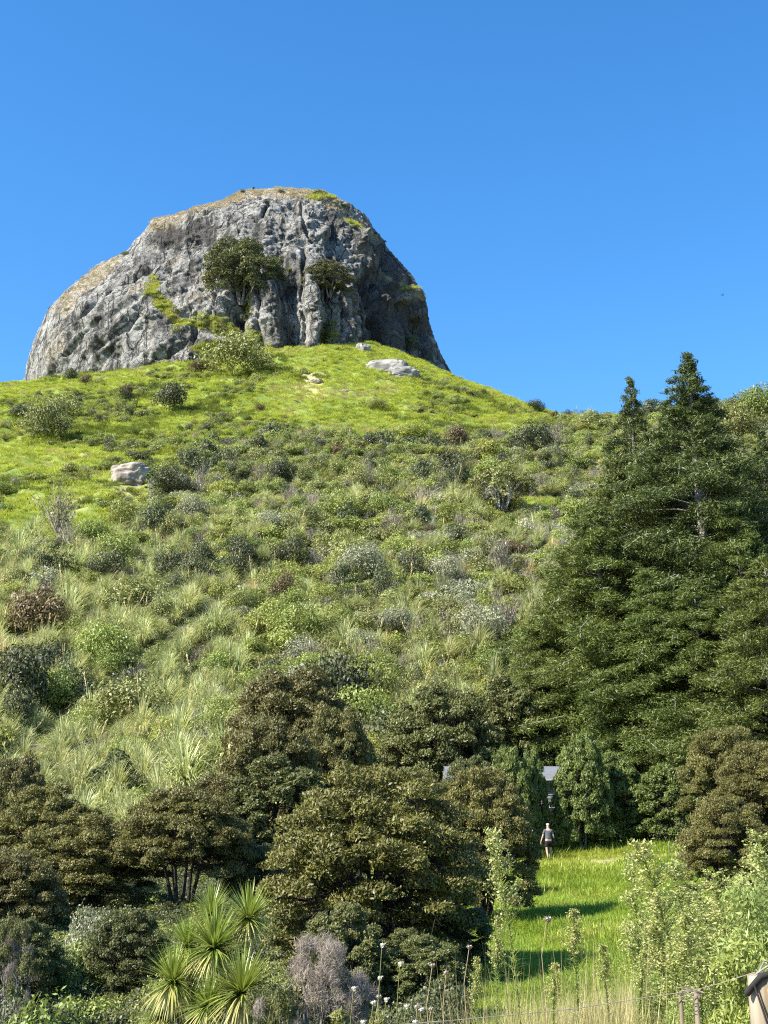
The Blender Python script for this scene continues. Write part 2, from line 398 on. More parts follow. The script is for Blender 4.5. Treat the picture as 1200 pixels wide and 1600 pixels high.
YR = 402 - D[:, None] * np.where(ey > 0, gx, ey * .8)[None] - 0 * RPX
PR = at(RPX, RPY, YR)
front = (ey > 0)[None] * np.ones((nrow, 1))
def grid_normals(P):
    du = np.roll(P, -1, 1) - np.roll(P, 1, 1); dv = np.gradient(P, axis=0)
    nn = np.cross(du, dv); return nn / (np.linalg.norm(nn, axis=-1, keepdims=True) + 1e-9)
def seg_d(x0, y0, x1, y1):
    vx, vy = x1 - x0, y1 - y0; t = np.clip(((RPX - x0) * vx + (RPY - y0) * vy) / (vx * vx + vy * vy + 1e-9), 0, 1)
    wob = fbm(RPX / 22., RPY / 22., 2., 3) * 7
    return np.hypot(RPX - x0 - t * vx + wob, RPY - y0 - t * vy + wob * .3)
NR = grid_normals(PR)
if (NR[200, 280] @ np.array([0, -1, 0])) < 0: NR = -NR
x, y, z = PR[..., 0], PR[..., 1], PR[..., 2]
edge = np.clip(1.15 - np.abs(ex)[None] ** 6, .25, 1) * ss(293, 330, RPY) * (.35 + .65 * ss(293, 345, RPY))
rid = 1 - np.abs(fbm(x / 17 + 3, y / 17, z / 55, 3)) * 2.2
sq = (x * .82 + z * .57); pq = (-x * .57 + z * .82); lw = ss(430, 330, RPX)
strat = fbm(sq / 17, y / 12, pq / 2.8, 4); colm = fbm(x / 4.5, y / 6, z / 17, 4); cr3 = np.abs(fbm(x / 2.6, y / 2.6, z / 1.9, 3))
blk = np.abs(fbm(x / 9, y / 9, z / 12, 3))
dsp = edge * (fbm(x / 38, y / 38, z / 30, 2) * 4.0 + (rid - .4) * 1.5 + (blk - .2) * 1.4) \
    + (.35 + .65 * edge) * (strat * (.75 + .5 * lw) + colm * 1.6 * (1 - lw)) \
    + (.4 + .6 * edge) * (1 - .55 * ss(280, 200, RPX) * ss(420, 460, RPY)) * ((cr3 - .2) * .9 + fbm(x / 1.5, y / 1.5, z / 1.2, 3) * .9)
# ledges running down to the left on the left flank
led = (z + x * -.55) / 9.0 + fbm(x / 20, y / 20, z / 20, 2) * 1.5
dsp += edge * (np.abs((led % 1) - .5) * 2 - .5) * 1.6 * ss(520, 330, RPX) * ss(.0, .3, edge)
FE = [(585, 380, 640, 470, 16, -6), (610, 480, 655, 590, 16, -6),
 (405, 455, 408, 546, 3, -4), (441, 455, 445, 546, 3, -4), (472, 395, 476, 546, 3.5, -4.5), (499, 440, 503, 546, 3, -4), (531, 470, 536, 546, 3, -4), (556, 440, 566, 550, 4, -5), (590, 400, 598, 566, 4, -5), (628, 470, 640, 575, 4, -5), (655, 500, 672, 580, 3, -4), (310, 495, 306, 545, 3, -3), (338, 470, 334, 520, 3, -3), (355, 380, 350, 430, 3, -2.5), (420, 320, 415, 350, 3, -3), (470, 320, 480, 372, 3, -3), (290, 430, 240, 450, 3, -3), (210, 470, 110, 560, 3, -3), (240, 420, 150, 470, 3, -3.5), (170, 545, 130, 590, 3, -2.5), (230, 500, 180, 560, 3, -2),
 (380, 452, 377, 500, 11, -9), (377, 500, 382, 528, 8, -5), (440, 415, 450, 450, 12, -4), (456, 448, 460, 540, 13, -7), (514, 452, 511, 545, 8, -7),
      (428, 460, 430, 545, 17, 4), (487, 430, 486, 545, 16, 5), (545, 470, 550, 545, 16, 4), (522, 360, 512, 400, 7, -5),
      (118, 512, 158, 474, 5, -5), (158, 474, 205, 430, 4, -3), (70, 600, 95, 570, 5, -3), (225, 352, 330, 338, 7, 3.5), (255, 385, 330, 378, 14, -1.5),
      (455, 322, 520, 345, 6, -4), (520, 345, 560, 372, 7, 4), (560, 385, 640, 470, 9, 5), (575, 440, 600, 560, 13, -9), (612, 470, 640, 560, 12, 6),
      (600, 430, 660, 520, 9, -7), (640, 520, 662, 580, 9, -5), (560, 375, 600, 380, 6, 4), (618, 440, 655, 460, 6, 4), (595, 395, 640, 440, 5, -4),
      (500, 310, 590, 350, 7, 3), (300, 400, 360, 392, 8, -3), (330, 440, 372, 428, 6, 3.5), (300, 500, 345, 530, 8, -3), (320, 545, 350, 535, 12, 4)]
for (a0, b0, a1, b1, wd, am) in FE:
    dsp += front * am * (.62 if am < 0 else .5) * np.exp(-(seg_d(a0, b0, a1, b1) / wd) ** 2)
dsp[0] = 0; dsp[1:12] *= np.linspace(0, 1, 11)[:, None]
PR2 = PR + NR * dsp[..., None]
def blob(bl):
    m_ = np.zeros_like(RPX)
    nz = fbm(RPX / 9., RPY / 9., 5., 3) * .7
    for (bx, by, rx, ry, ang, wt) in bl:
        ca, sa = math.cos(R(ang)), math.sin(R(ang)); u = (RPX - bx) * ca + (RPY - by) * sa; v = -(RPX - bx) * sa + (RPY - by) * ca
        m_ = np.maximum(m_, wt * ss(1.25, .6, np.hypot(u / rx, v / ry) + nz))
    return m_ * front
dryr = blob([(440, 300, 95, 9, 0, 1), (345, 322, 75, 11, -20, 1), (262, 346, 35, 8, -25, .9), (160, 415, 50, 12, -38, .8), (105, 470, 30, 12, -55, .7), (92, 545, 16, 26, 25, .55),
             (130, 440, 26, 10, -40, .9), (345, 436, 30, 10, -10, .7), (330, 470, 35, 6, -10, .4), (548, 345, 34, 8, 40, .8), (585, 368, 26, 7, 15, .9), (560, 400, 22, 7, 10, .5),
             (630, 438, 24, 8, 30, .8), (648, 462, 18, 6, 10, .6), (222, 455, 18, 8, -15, .8), (600, 420, 24, 5, 20, .4), (510, 320, 40, 8, 20, .7), (255, 420, 40, 5, -15, .4)])
grn = blob([(243, 458, 10, 18, 20, 1), (266, 490, 34, 9, 50, 1), (300, 512, 36, 8, 12, 1), (350, 515, 40, 14, 15, 1), (395, 535, 30, 14, 25, .9), (335, 552, 36, 9, 0, .8),
            (500, 312, 26, 5, 10, .6), (560, 360, 30, 6, 30, .6), (388, 480, 6, 22, 0, .8), (515, 520, 8, 24, 0, .8), (640, 450, 20, 4, 10, .6), (90, 602, 40, 6, 0, .8)])
stain_shade = blob([(262, 372, 34, 18, -10, .9), (318, 362, 26, 16, 0, .8), (225, 405, 30, 12, -30, .5), (300, 540, 30, 12, 0, .5), (335, 385, 30, 8, 0, .6), (600, 400, 50, 30, 40, .8), (625, 480, 75, 110, 0, .85), (455, 430, 26, 30, 0, .6), (440, 520, 20, 40, 0, .4)])  # dark rock stains, plus shade painted into the colour of the right flank
rm, nt, N, L = new_mat('weathered_rock')
r1 = noise(nt, .09, 6, rough=.65); r2 = noise(nt, .55, 9, rough=.78); r3 = noise(nt, .26, 6, stretch=(1, 1, .11)); r4 = noise(nt, .22, 4, rough=.75)
c = mixc(nt, ramp(nt, r1, .4, .6), (.20, .20, .185), (.41, .405, .37))
c = mixc(nt, ramp(nt, r2, .42, .62), c, (.52, .51, .47))
c = mixc(nt, ramp(nt, r3, .49, .62), c, (.095, .093, .086))
c = mixc(nt, ramp(nt, r4, .56, .7, 0, .7), c, (.34, .29, .21))
c = mixc(nt, attr(nt, 'stain_shade'), c, (.075, .070, .064))
def cracks(scale, stretch, wdt):
    tc = N.new('ShaderNodeTexCoord'); mp = N.new('ShaderNodeMapping'); mp.inputs['Scale'].default_value = stretch; L.new(tc.outputs['Object'], mp.inputs[0])
    wn_ = N.new('ShaderNodeTexNoise'); wn_.inputs['Scale'].default_value = scale * .9; wn_.inputs['Detail'].default_value = 5; L.new(mp.outputs[0], wn_.inputs['Vector'])
    vm = N.new('ShaderNodeVectorMath'); vm.operation = 'MULTIPLY_ADD'; vm.inputs[1].default_value = (2.2 / scale,) * 3; L.new(wn_.outputs['Color'], vm.inputs[0]); L.new(mp.outputs[0], vm.inputs[2])
    vo = N.new('ShaderNodeTexVoronoi'); vo.feature = 'DISTANCE_TO_EDGE'; vo.inputs['Scale'].default_value = scale; L.new(vm.outputs[0], vo.inputs['Vector'])
    return ramp(nt, vo.outputs['Distance'], 0, wdt, 0, 1)
k1 = cracks(.10, (1, 1, .35), .045); k2 = cracks(.30, (1, 1, .8), .05)
kk_ = N.new('ShaderNodeMath'); kk_.operation = 'MULTIPLY'; L.new(k1, kk_.inputs[0]); L.new(ramp(nt, k2, 0, 1, .45, 1), kk_.inputs[1])
c = mixc(nt, kk_.outputs[0], (.075, .072, .066), c)
dc = mixc(nt, ramp(nt, r2, .35, .65), (.28, .24, .165), (.58, .49, .34))
dm = N.new('ShaderNodeMath'); dm.operation = 'MULTIPLY'; L.new(attr(nt, 'dryr'), dm.inputs[0]); L.new(ramp(nt, r4, .38, .52, .25, 1), dm.inputs[1])
c = mixc(nt, dm.outputs[0], c, dc)
gc = mixc(nt, ramp(nt, r2, .35, .65), (.16, .19, .04), (.38, .38, .09))
c = mixc(nt, attr(nt, 'grn'), c, gc)
b = N.new('ShaderNodeBsdfPrincipled'); b.inputs['Roughness'].default_value = .92; b.inputs['Specular IOR Level'].default_value = .2
bp = N.new('ShaderNodeBump'); bp.inputs['Distance'].default_value = 1.6; bp.inputs['Strength'].default_value = 1.0
ha = N.new('ShaderNodeMath'); ha.operation = 'MULTIPLY_ADD'; ha.inputs[1].default_value = .5; L.new(kk_.outputs[0], ha.inputs[0]); L.new(r2, ha.inputs[2]); L.new(ha.outputs[0], bp.inputs['Height']); L.new(bp.outputs[0], b.inputs['Normal']); L.new(c, b.inputs['Base Color'])
o_ = N.new('ShaderNodeOutputMaterial'); L.new(b.outputs[0], o_.inputs[0])
i = np.arange(nrow - 1)[:, None] * len(ph); j = np.arange(len(ph))[None]; j2 = (j + 1) % len(ph)
Fq = np.stack([i + j, i + len(ph) + j, i + len(ph) + j2, i + j2], -1).reshape(-1, 4)
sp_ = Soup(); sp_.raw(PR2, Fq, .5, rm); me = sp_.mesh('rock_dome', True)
for nm, a_ in (('dryr', dryr), ('grn', grn), ('stain_shade', stain_shade)):
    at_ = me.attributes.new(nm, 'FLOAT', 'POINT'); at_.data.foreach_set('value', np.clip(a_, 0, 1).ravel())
rock = tag(obj('rock_dome', me), 'huge steep grey rock dome rising above the green hilltop', 'rock')
fx_, fy_ = proj(PR2); FP = PR2[front > 0]; FX = fx_[front > 0]; FY = fy_[front > 0]; FN = grid_normals(PR2)[front > 0]
DR = dryr[front > 0]; GR = grn[front > 0]
def on_rock(px, py_):
    k = np.argmin((FX - px) ** 2 + (FY - py_) ** 2); return FP[k]

def boulder(seed, mat, dr=0.):
    n1_, n2_ = 90, 60
    th = np.linspace(0, 2 * np.pi, n1_, endpoint=False)[None]; fi = np.linspace(.02, np.pi - .02, n2_)[:, None]
    d = np.stack([np.sin(fi) * np.cos(th), np.sin(fi) * np.sin(th), np.cos(fi) + 0 * th], -1)
    k = seed * 7.3
    q = np.sign(d) * np.abs(d) ** .75
    r_ = 1 + fbm(d[..., 0] * 1.3 + k, d[..., 1] * 1.3, d[..., 2] * 1.3, 3) * .4 + fbm(d[..., 0] * 5 + k, d[..., 1] * 5, d[..., 2] * 8, 3) * .14
    V = q * r_[..., None] * .8
    i = np.arange(n2_ - 1)[:, None] * n1_; j = np.arange(n1_)[None]; j2 = (j + 1) % n1_
    Fq = np.stack([i + j, i + n1_ + j, i + n1_ + j2, i + j2], -1).reshape(-1, 4)
    s = Soup(); s.raw(V, Fq, .5, mat); return s.mesh('boulder', True)
bm1 = solid_mat('boulder_stone', (.17, .165, .15), (.42, .405, .37), 1.6, .9, .3, 8)
bm2 = solid_mat('boulder_lichen_stone', (.22, .18, .14), (.52, .46, .39), 2.2, .9, .3, 8)
def put_boulder(seed, px, py_, sc, lab, mat, rz=0.):
    p = ground_at(px, py_)[0]
    return tag(obj('boulder', boulder(seed, mat), None, p + np.array([0, 1.0, sc[2] * .15]), rz, sc), lab, 'boulder')
put_boulder(1, 200, 752, (4.2, 3.6, 3.4), 'pale square boulder alone on the bright green slope at left', bm2)
put_boulder(2, 604, 580, (7.2, 4.5, 3.6), 'long flat grey boulder just below the right side of the rock dome', bm1, -.3)
put_boulder(3, 632, 588, (5, 3.5, 2.6), 'smaller boulder wedged behind the right end of the flat grey boulder', bm1, .2)
put_boulder(4, 567, 550, (2.5, 2.4, 2.8), 'rounded grey boulder against the foot of the rock dome', bm1, .5)
put_boulder(5, 492, 598, (2.6, 2, 1.0), 'low tan stone outcrop in grass below the centre of the dome', bm2)
put_boulder(6, 541, 612, (1.8, 1.4, .8), 'small low stone in grass right of the tan outcrop', bm2, .8)
put_boulder(7, 322, 548, (4.5, 3, 4.0), 'blocky grey boulder under the grassy ledge of the dome', bm1, .3)

# ------------------------------------------------------------------ plant builders (unit-ish size, origin at the base)
def shrub_mesh(mat, n=900, leaf=.10, lobes=11, flat=1.0, tall=1.25, twigs=True, mat2=None, asp=.5):
    s = Soup(); L_ = []
    lc = rdir(lobes); lc[:, 2] = np.abs(lc[:, 2]); rr = rng.uniform(.25, .72, lobes)
    C_ = lc * rr[:, None] * np.array([1, 1, tall * .75]) * np.array([1, 1, .9]) + np.array([0, 0, .16 * tall]); cr = rng.uniform(.28, .5, lobes)
    k = rng.integers(0, lobes, n); d = rdir(n); d[:, 2] = np.where(d[:, 2] < -.35, -d[:, 2], d[:, 2])
    P = C_[k] + d * (cr[k] * rng.uniform(.72, 1.08, n))[:, None] * np.array([1, 1, .8 * flat]); P[:, 2] = np.maximum(P[:, 2], .02)
    nrm = d * .8 + rdir(n) * .75 + np.array([0, 0, .25])
    tone = np.clip(rng.uniform(0, 1, n) * .6 + .35 * (cr[k] - .28) / .22 + .1, 0, 1)
    sz = leaf * rng.uniform(.6, 1.4, n)
    s.quads(cards(P, nrm, sz, sz * asp), tone, mat)
    if twigs:
        for q in range(6):
            s.tube([(0, 0, -.1), C_[q] * .5, C_[q]], [.035, .022, .008], mat2 or M['barkdark'], 3)
    return s.mesh('shrub')
def toetoe_mesh(mat, n=150, Wd=.035, plumes=0, mat2=None):
    s = Soup(); a = rng.uniform(0, 2 * np.pi, n); el = rng.uniform(R(45), R(89), n)
    d = np.stack([np.cos(a) * np.cos(el), np.sin(a) * np.cos(el), np.sin(el)], -1)
    base = d * np.array([.12, .12, 0])
    Q, sg = blades(base, d, rng.uniform(.75, 1.35, n), Wd, rng.uniform(.45, 1.05, n), 6)
    s.quads(Q, np.tile(rng.uniform(0, 1, n), sg), mat)
    for k in range(plumes):
        a_ = rng.uniform(0, 6.28); tip = np.array([math.cos(a_) * .5, math.sin(a_) * .5, rng.uniform(1.5, 2.0)])
        s.tube([(0, 0, 0), tip * np.array([.5, .5, .55]), tip], [.012, .01, .006], M['straw'], 3)
        m_ = 24; t = rng.uniform(.78, 1.02, m_)[:, None]
        s.quads(cards(tip * t + rng.normal(size=(m_, 3)) * .015, rdir(m_), .13, .03, np.tile(tip, (m_, 1)) + rdir(m_) * .3), .9, mat2 or M['straw'])
    return s.mesh('toetoe')
def twig_mesh(mat, n=700, leaves=None, nl=0):
    s = Soup(); nb_ = 16; a = rng.uniform(0, 6.28, nb_); el = rng.uniform(R(30), R(85), nb_)
    d = np.stack([np.cos(a) * np.cos(el), np.sin(a) * np.cos(el), np.sin(el)], -1); tips = d * rng.uniform(.8, 1.25, nb_)[:, None]
    for t in tips:
        s.tube([(0, 0, -.05), t * .45 + rng.normal(size=3) * .05, t], [.028, .016, .005], mat, 3, .7)
    k = rng.integers(0, nb_, n); f = rng.uniform(.35, 1., n)[:, None]
    P = tips[k] * f + rng.normal(size=(n, 3)) * .10; P[:, 2] = np.maximum(P[:, 2], .03)
    td = unit(d[k] + rdir(n) * .6 + np.array([0, 0, .5]))
    s.quads(cards(P, rdir(n), rng.uniform(.14, .34, n), .014, td), rng.uniform(0, 1, n), mat)
    if leaves:
        P = tips[rng.integers(0, nb_, nl)] * rng.uniform(.3, .95, nl)[:, None] + rng.normal(size=(nl, 3)) * .12; P[:, 2] = np.maximum(P[:, 2], .03)
        s.quads(cards(P, rdir(nl) + np.array([0, 0, .6]), .09, .045), rng.uniform(0, 1, nl), leaves)
    return s.mesh('twig_bush')
def grass_mesh(mat, n=45, h=.5, Wd=.03, spread=.5, droop=.6, seg=3, mat2=None, lean=(0, 0), wd2=None):
    s = Soup(); a = rng.uniform(0, 2 * np.pi, n); rr = spread * np.sqrt(rng.uniform(0, 1, n))
    base = np.stack([np.cos(a) * rr, np.sin(a) * rr, np.full(n, -.05)], -1)
    d = unit(np.stack([np.cos(a) * .45 + rng.normal(size=n) * .35 + lean[0], np.sin(a) * .45 + rng.normal(size=n) * .35 + lean[1], np.full(n, 1.)], -1))
    Q, sg = blades(base, d, h * rng.uniform(.5, 1.25, n), Wd, droop * rng.uniform(.3, 1.2, n), seg)
    tone = rng.uniform(0, 1, n)
    s.quads(Q, np.tile(tone, sg), mat); return s.mesh('grass_clump')
def kanuka_meshes(mat, Rw=2.8, Ht=5.0, ncl=95, per=300, leaf=.15, stems=6, bark=None, low=.38, flat=.55, bare=.35, mat2=None, p2=0.):
    bark = bark or M['barkdark']
    cs = []
    tries = 0
    while len(cs) < ncl and tries < 9000:
        tries += 1
        a = rng.uniform(0, 6.28); r_ = Rw * math.sqrt(rng.uniform(0, 1)) * .9
        top = low * Ht + (1 - low) * Ht * .92 * math.sqrt(max(0, 1 - (r_ / Rw) ** 2))
        zz = top - abs(rng.normal()) * Ht * .13
        if rng.uniform() < .1: zz = top * rng.uniform(.55, .85)
        c_ = np.array([math.cos(a) * r_, math.sin(a) * r_, zz])
        if zz < low * Ht * .8: continue
        if low < .3 and rng.uniform() < .22: zz = c_[2] = max(.35, top * rng.uniform(.15, .6)); c_[:2] *= 1.0
        if all(np.linalg.norm((c_ - q) * np.array([1, 1, 1.6])) > Rw * .205 for q in cs): cs.append(c_)
    cs = np.array(cs); m_ = len(cs); cr = Rw * rng.uniform(.11, .205, m_)
    s = Soup(); n = m_ * per; k = np.repeat(np.arange(m_), per); d = rdir(n); d[:, 2] = np.where(d[:, 2] < -.3, -d[:, 2], d[:, 2])
    wob = 1 + .35 * vnoise(d[:, 0] * 2.2 + k * 3.1, d[:, 1] * 2.2, d[:, 2] * 2.2)
    P = cs[k] + d * (cr[k] * rng.uniform(.65, 1.08, n) * wob)[:, None] * np.array([1, 1, flat])
    nrm = d * .7 + rdir(n) * .8 + np.array([0, 0, .3]); sz = leaf * rng.uniform(.6, 1.35, n)
    tone = np.clip(.15 + rng.uniform(0, .55, n) + .3 * rng.uniform(0, 1, m_)[k], 0, 1)
    tg = unit(d + rdir(n) * .7 + np.array([0, 0, .7]))
    dd = (rng.uniform(size=m_) < p2)[k]; Q = cards(P, nrm, np.where(dd, sz * 2.6, sz * 1.25), np.where(dd, sz * .13, sz * .5), tg)
    s.quads(Q[~dd], tone[~dd], mat)
    if dd.any(): s.quads(Q[dd], tone[dd], mat2)
    crown = s.mesh('crown')
    s = Soup(); st = []
    for q in range(stems):
        a = q * 6.283 / stems + rng.uniform(-.4, .4); e = Rw * rng.uniform(.18, .5)
        p0 = np.array([math.cos(a) * .12, math.sin(a) * .12, -.3]); p3 = np.array([math.cos(a) * e, math.sin(a) * e, Ht * rng.uniform(.4, .62)])
        p1 = p0 * .8 + np.array([p3[0] * .25, p3[1] * .25, Ht * .15]); p2 = p3 * .7 + np.array([rng.normal() * .1, rng.normal() * .1, 0])
        s.tube([p0, p1, p2, p3], np.array([.105, .085, .06, .04]) * Rw / 2.8, bark, 6); st.append((p1, p2, p3))
    for c_ in cs:
        best = min(st, key=lambda t: np.linalg.norm(t[2] - c_) + rng.uniform(0, .4)); f = rng.uniform(0, 1)
        a0 = best[1] * (1 - f) + best[2] * f
        mid = (a0 + c_) / 2 + np.array([0, 0, -.12 * np.linalg.norm(c_ - a0)])
        s.tube([a0, mid, c_], np.array([.03, .022, .008]) * Rw / 2.8, bark, 4)
        for _ in range(2):
            s.tube([mid, (mid + c_) / 2 + rng.normal(size=3) * .1 * Rw / 2.8, c_ + rng.normal(size=3) * cr.mean() * .6], np.array([.014, .01, .005]) * Rw / 2.8, bark, 3)
    return s.mesh('trunk'), crown
def conifer_meshes(mat, Ht, prof, trunk_r, spacing=.24, dens=1.0, leaf=.34, droop=.18, up=.3, lean=(0, 0), dead=12, mat2=None, cw=.5, first=.04, bark=None, bare=None):
    """prof: list of (height fraction, branch length)"""
    bark = bark or M['barkgrey']; s = Soup(); t = Soup(); hs_ = np.linspace(0, 1, 14)
    axis = lambda f: np.array([lean[0] * f * f + .25 * math.sin(f * 5), lean[1] * f * f, f * Ht])
    t.tube([axis(f) for f in hs_], trunk_r * (1 - hs_) ** .8 + .03, bark, 8)
    pf = np.array(prof); zf = first; ang = 0.; CP = []; CD = []; CS = []
    while zf < .995:
        Lb = np.interp(zf, pf[:, 0], pf[:, 1]) * rng.choice([rng.uniform(.35, .7), rng.uniform(.75, 1.15)], p=[.3, .7]); ang += 2.4 + rng.uniform(-.5, .5)
        p0 = axis(zf); hd = np.array([math.cos(ang), math.sin(ang), 0])
        q = np.linspace(0, 1, 6)
        pts = p0 + hd * (q * Lb)[:, None] + np.array([0, 0, 1.]) * (Lb * (up * q - (up + droop) * q ** 2 + .35 * droop * q ** 3))[:, None] + rng.normal(size=(6, 3)) * .04 * Lb * q[:, None]
        t.tube(pts, np.linspace(.035, .010, 6) * (.4 + Lb / 4), bark, 4)
        m_ = max(3, int(Lb * 7.5 * dens)); f = rng.uniform(.30 if bare and bare[0] < zf < bare[1] else .22, 1.03, m_) ** .8
        side = np.cross(hd, [0, 0, 1.]); wsp = cw * Lb * np.sin(np.clip(f, 0, 1) * 2.6) * .55
        c_ = np.stack([np.interp(f, q, pts[:, a_]) for a_ in range(3)], -1) + side * (rng.uniform(-1, 1, m_) * wsp)[:, None] + np.array([0, 0, 1.]) * (rng.normal(size=m_) * (.10 + .014 * Lb))[:, None]
        c_[:, 2] -= np.abs(((c_ - p0) @ side)) * .12
        CP.append(c_); CD.append(np.tile(hd, (m_, 1))); CS.append(np.full(m_, .30 + .035 * Lb))
        zf += spacing / Ht * rng.uniform(.6, 1.4) * (1.15 if bare and bare[0] < zf < bare[1] else 1)
    CP = np.concatenate(CP); CD = np.concatenate(CD); CS = np.concatenate(CS); per = 34; n = len(CP) * per; k = np.repeat(np.arange(len(CP)), per)
    d = rdir(n); P = CP[k] + d * (CS[k] * rng.uniform(.3, 1.25, n))[:, None] * np.array([1, 1, .5])
    tg = unit(CD[k] * .8 + rdir(n) * .7 + np.array([0, 0, .55])); nrm = np.array([0, 0, .8]) + rdir(n) * .8 + d * .4
    sz = leaf * rng.uniform(.5, 1.3, n); ctone = rng.uniform(0, 1, len(CP))
    s.quads(cards(P, nrm, sz, sz * .2, tg), np.clip(.05 + rng.uniform(0, .5, n) + .45 * ctone[k], 0, 1), mat)
    for _ in range(dead):
        zf = rng.uniform(.25, .95); a = rng.uniform(0, 6.28); Lb = np.interp(zf, pf[:, 0], pf[:, 1]) * rng.uniform(.4, .8); p0 = axis(zf)
        e = p0 + np.array([math.cos(a) * Lb, math.sin(a) * Lb, Lb * .25]); t.tube([p0, (p0 + e) / 2 + np.array([0, 0, -.1 * Lb]), e], [.04, .028, .010], M['barkgrey'], 3)
    return t.mesh('trunk'), s.mesh('crown')
def tree(name, parts, label, loc, rz=0., sc=1., group=None, cat='tree'):
    o = thing(name, label, cat, loc, rz, sc, group)
    obj('trunk', parts[0], o); obj('crown', parts[1], o); return o

# ------------------------------------------------------------------ sources shared by the slope
FS = {k: [shrub_mesh(M[k], 4600, .068, 20, tall=rng.uniform(1.15, 1.4), twigs=False, asp=.45) for _ in range(2)] for k in ('green', 'bright', 'dark', 'olive', 'pale', 'rusty')}
SH = {k: [shrub_mesh(M[k], 1700, .092, rng.integers(9, 15), tall=rng.uniform(1.0, 1.5)) for _ in range(3)] for k in ('green', 'bright', 'dark', 'olive', 'pale', 'rusty')}
TT = [toetoe_mesh(M['toetoe'], 400, .044, 0), toetoe_mesh(M['toetoe'], 380, .044, 0), toetoe_mesh(M['toetoe'], 360, .044, 1)]
TP = [toetoe_mesh(M['pale'], 300, .04, 1, M['pale']), toetoe_mesh(M['straw'], 260, .036, 0)]
TW = [twig_mesh(M['twig'], 650), twig_mesh(M['twig'], 600, M['olive'], 250), twig_mesh(M['twig'], 500, M['pale'], 200)]
LIB = SH['green'] + SH['bright'] + SH['dark'] + SH['olive'] + SH['pale'] + SH['rusty'] + TT + TP + TW
OFF = {'green': 0, 'bright': 3, 'dark': 6, 'olive': 9, 'pale': 12, 'rusty': 15, 'toetoe': 18, 'straw': 21, 'twig': 23}
CNT = {'green': 3, 'bright': 3, 'dark': 3, 'olive': 3, 'pale': 3, 'rusty': 3, 'toetoe': 3, 'straw': 2, 'twig': 3}
KN = list(OFF)

# individually placed plants on the slope: kind, px, base py, width px, height factor, label
NAMED = [
 ('green', 266, 640, 66, .9, 'rounded green bush on bright grass below the left part of the dome', 'dark'),
 ('green', 72, 690, 78, 1.1, 'large grey green bush at the left edge of the upper grass slope', 'olive'),
 ('dark', 28, 655, 40, .8, 'dark bush on the skyline shoulder left of the large grey green bush', 'dark'),
 ('dark', 196, 618, 26, .9, 'small dark bush on grass left of the rounded green bush', 'rusty'),
 ('dark', 405, 643, 20, .9, 'tiny dark bush alone in bright grass below the dome centre', 'rusty'),
 ('olive', 372, 590, 110, .75, 'wide olive bush against the foot of the dome below the big ledge tree', 'olive'),
 ('olive', 320, 585, 50, .6, 'low olive bush just left of the wide olive bush under the dome', 'rusty'),
 ('dark', 110, 596, 30, 1.0, 'dark shrub at the lower left foot of the rock dome', 'dark'),
 ('dark', 135, 603, 24, .9, 'small brownish shrub at the foot of the dome beside the dark one', 'rusty'),
 ('olive', 100, 655, 60, .8, 'scraggly olive shrub right behind the large grey green bush', 'olive'),
 ('dark', 713, 704, 48, 1.15, 'dark brown rounded bush at the top edge of the scrub below the ridge', 'rusty'),
 ('dark', 822, 710, 64, .95, 'dark green dense bush at the top of the scrub near the ridge saddle', 'dark'),
 ('dark', 838, 643, 36, .7, 'dark bush sitting on the ridge line right of the dome', 'dark'),
 ('dark', 441, 757, 52, 1.15, 'dark green round bush in the middle of the upper scrub', 'dark'),
 ('dark', 477, 755, 30, 1.3, 'narrow dull bush touching the right side of the dark round bush', 'olive'),
 ('dark', 268, 775, 80, .7, 'dark green bush right of the pale square boulder', 'dark'),
 ('bright', 345, 780, 60, .6, 'yellow green leafy bush beneath the grey twiggy bush', 'bright'),
 ('olive', 200, 833, 78, .8, 'yellowish olive bush at the lower end of the green slope tongue', 'bright'),
 ('green', 150, 850, 70, .7, 'green bush between the silver bush and the dark round manuka', 'green'),
 ('dark', 165, 905, 70, .8, 'dark leafy bush above the shaded hollow at left', 'dark'),
 ('dark', 62, 1000, 100, 1.1, 'big dark brown round bush at the left edge of mid slope', 'rusty'),
 ('olive', 215, 965, 110, .7, 'wide olive bush right of the shaded hollow', 'olive'),
 ('dark', 245, 965, 60, .9, 'dark clump at the right end of the wide olive bush', 'dark'),
 ('dark', 528, 812, 66, .8, 'green bush with a dark right side in the central scrub', 'green'),
 ('dark', 445, 950, 60, 1.0, 'dull brown bush in the centre left scrub', 'rusty'),
 ('bright', 525, 985, 48, 1.0, 'fresh green dome shaped bush in the centre of the scrub', 'green'),
 ('dark', 765, 1025, 44, 1.7, 'dark upright bush under the bleached dead trunks', 'dark'),
 ('olive', 200, 1140, 130, .7, 'broad olive bush beside the pale slip at lower left', 'olive'),
 ('bright', 592, 1175, 64, .9, 'bright yellow green bush between two dark manuka crowns', 'bright'),
 ('bright', 700, 820, 60, .7, 'yellow green bush just left of the bare limbed grey tree', 'bright'),
 ('rusty', 745, 740, 26, 1.2, 'small rusty bush in the upper scrub below the brown rounded bush', 'rusty'),
 ('rusty', 800, 868, 60, .5, 'low rusty brown bush below the bare limbed grey tree', 'rusty'),
 ('green', 640, 690, 90, .35, 'low green shrub mat along the upper edge of the scrub', 'green'),
 ('dark', 712, 615, 18, .8, 'speck like dark bush on the grass shoulder right of the dome', 'dark'),
 ('olive', 590, 640, 44, .45, 'low olive shrub in the grass right of the dome centre', 'olive'),
 ('green', 1185, 660, 90, .9, 'green bush on the right hand skyline', 'green'),
 ('olive', 1150, 690, 90, .8, 'olive bush just below the right hand skyline', 'olive'),
 ('dark', 1080, 655, 60, .8, 'dark bush on the skyline behind the tall conifer', 'dark'),
]
def spot(px, py_):
    p = ground_at(px, py_)[0]; return p
taken = []
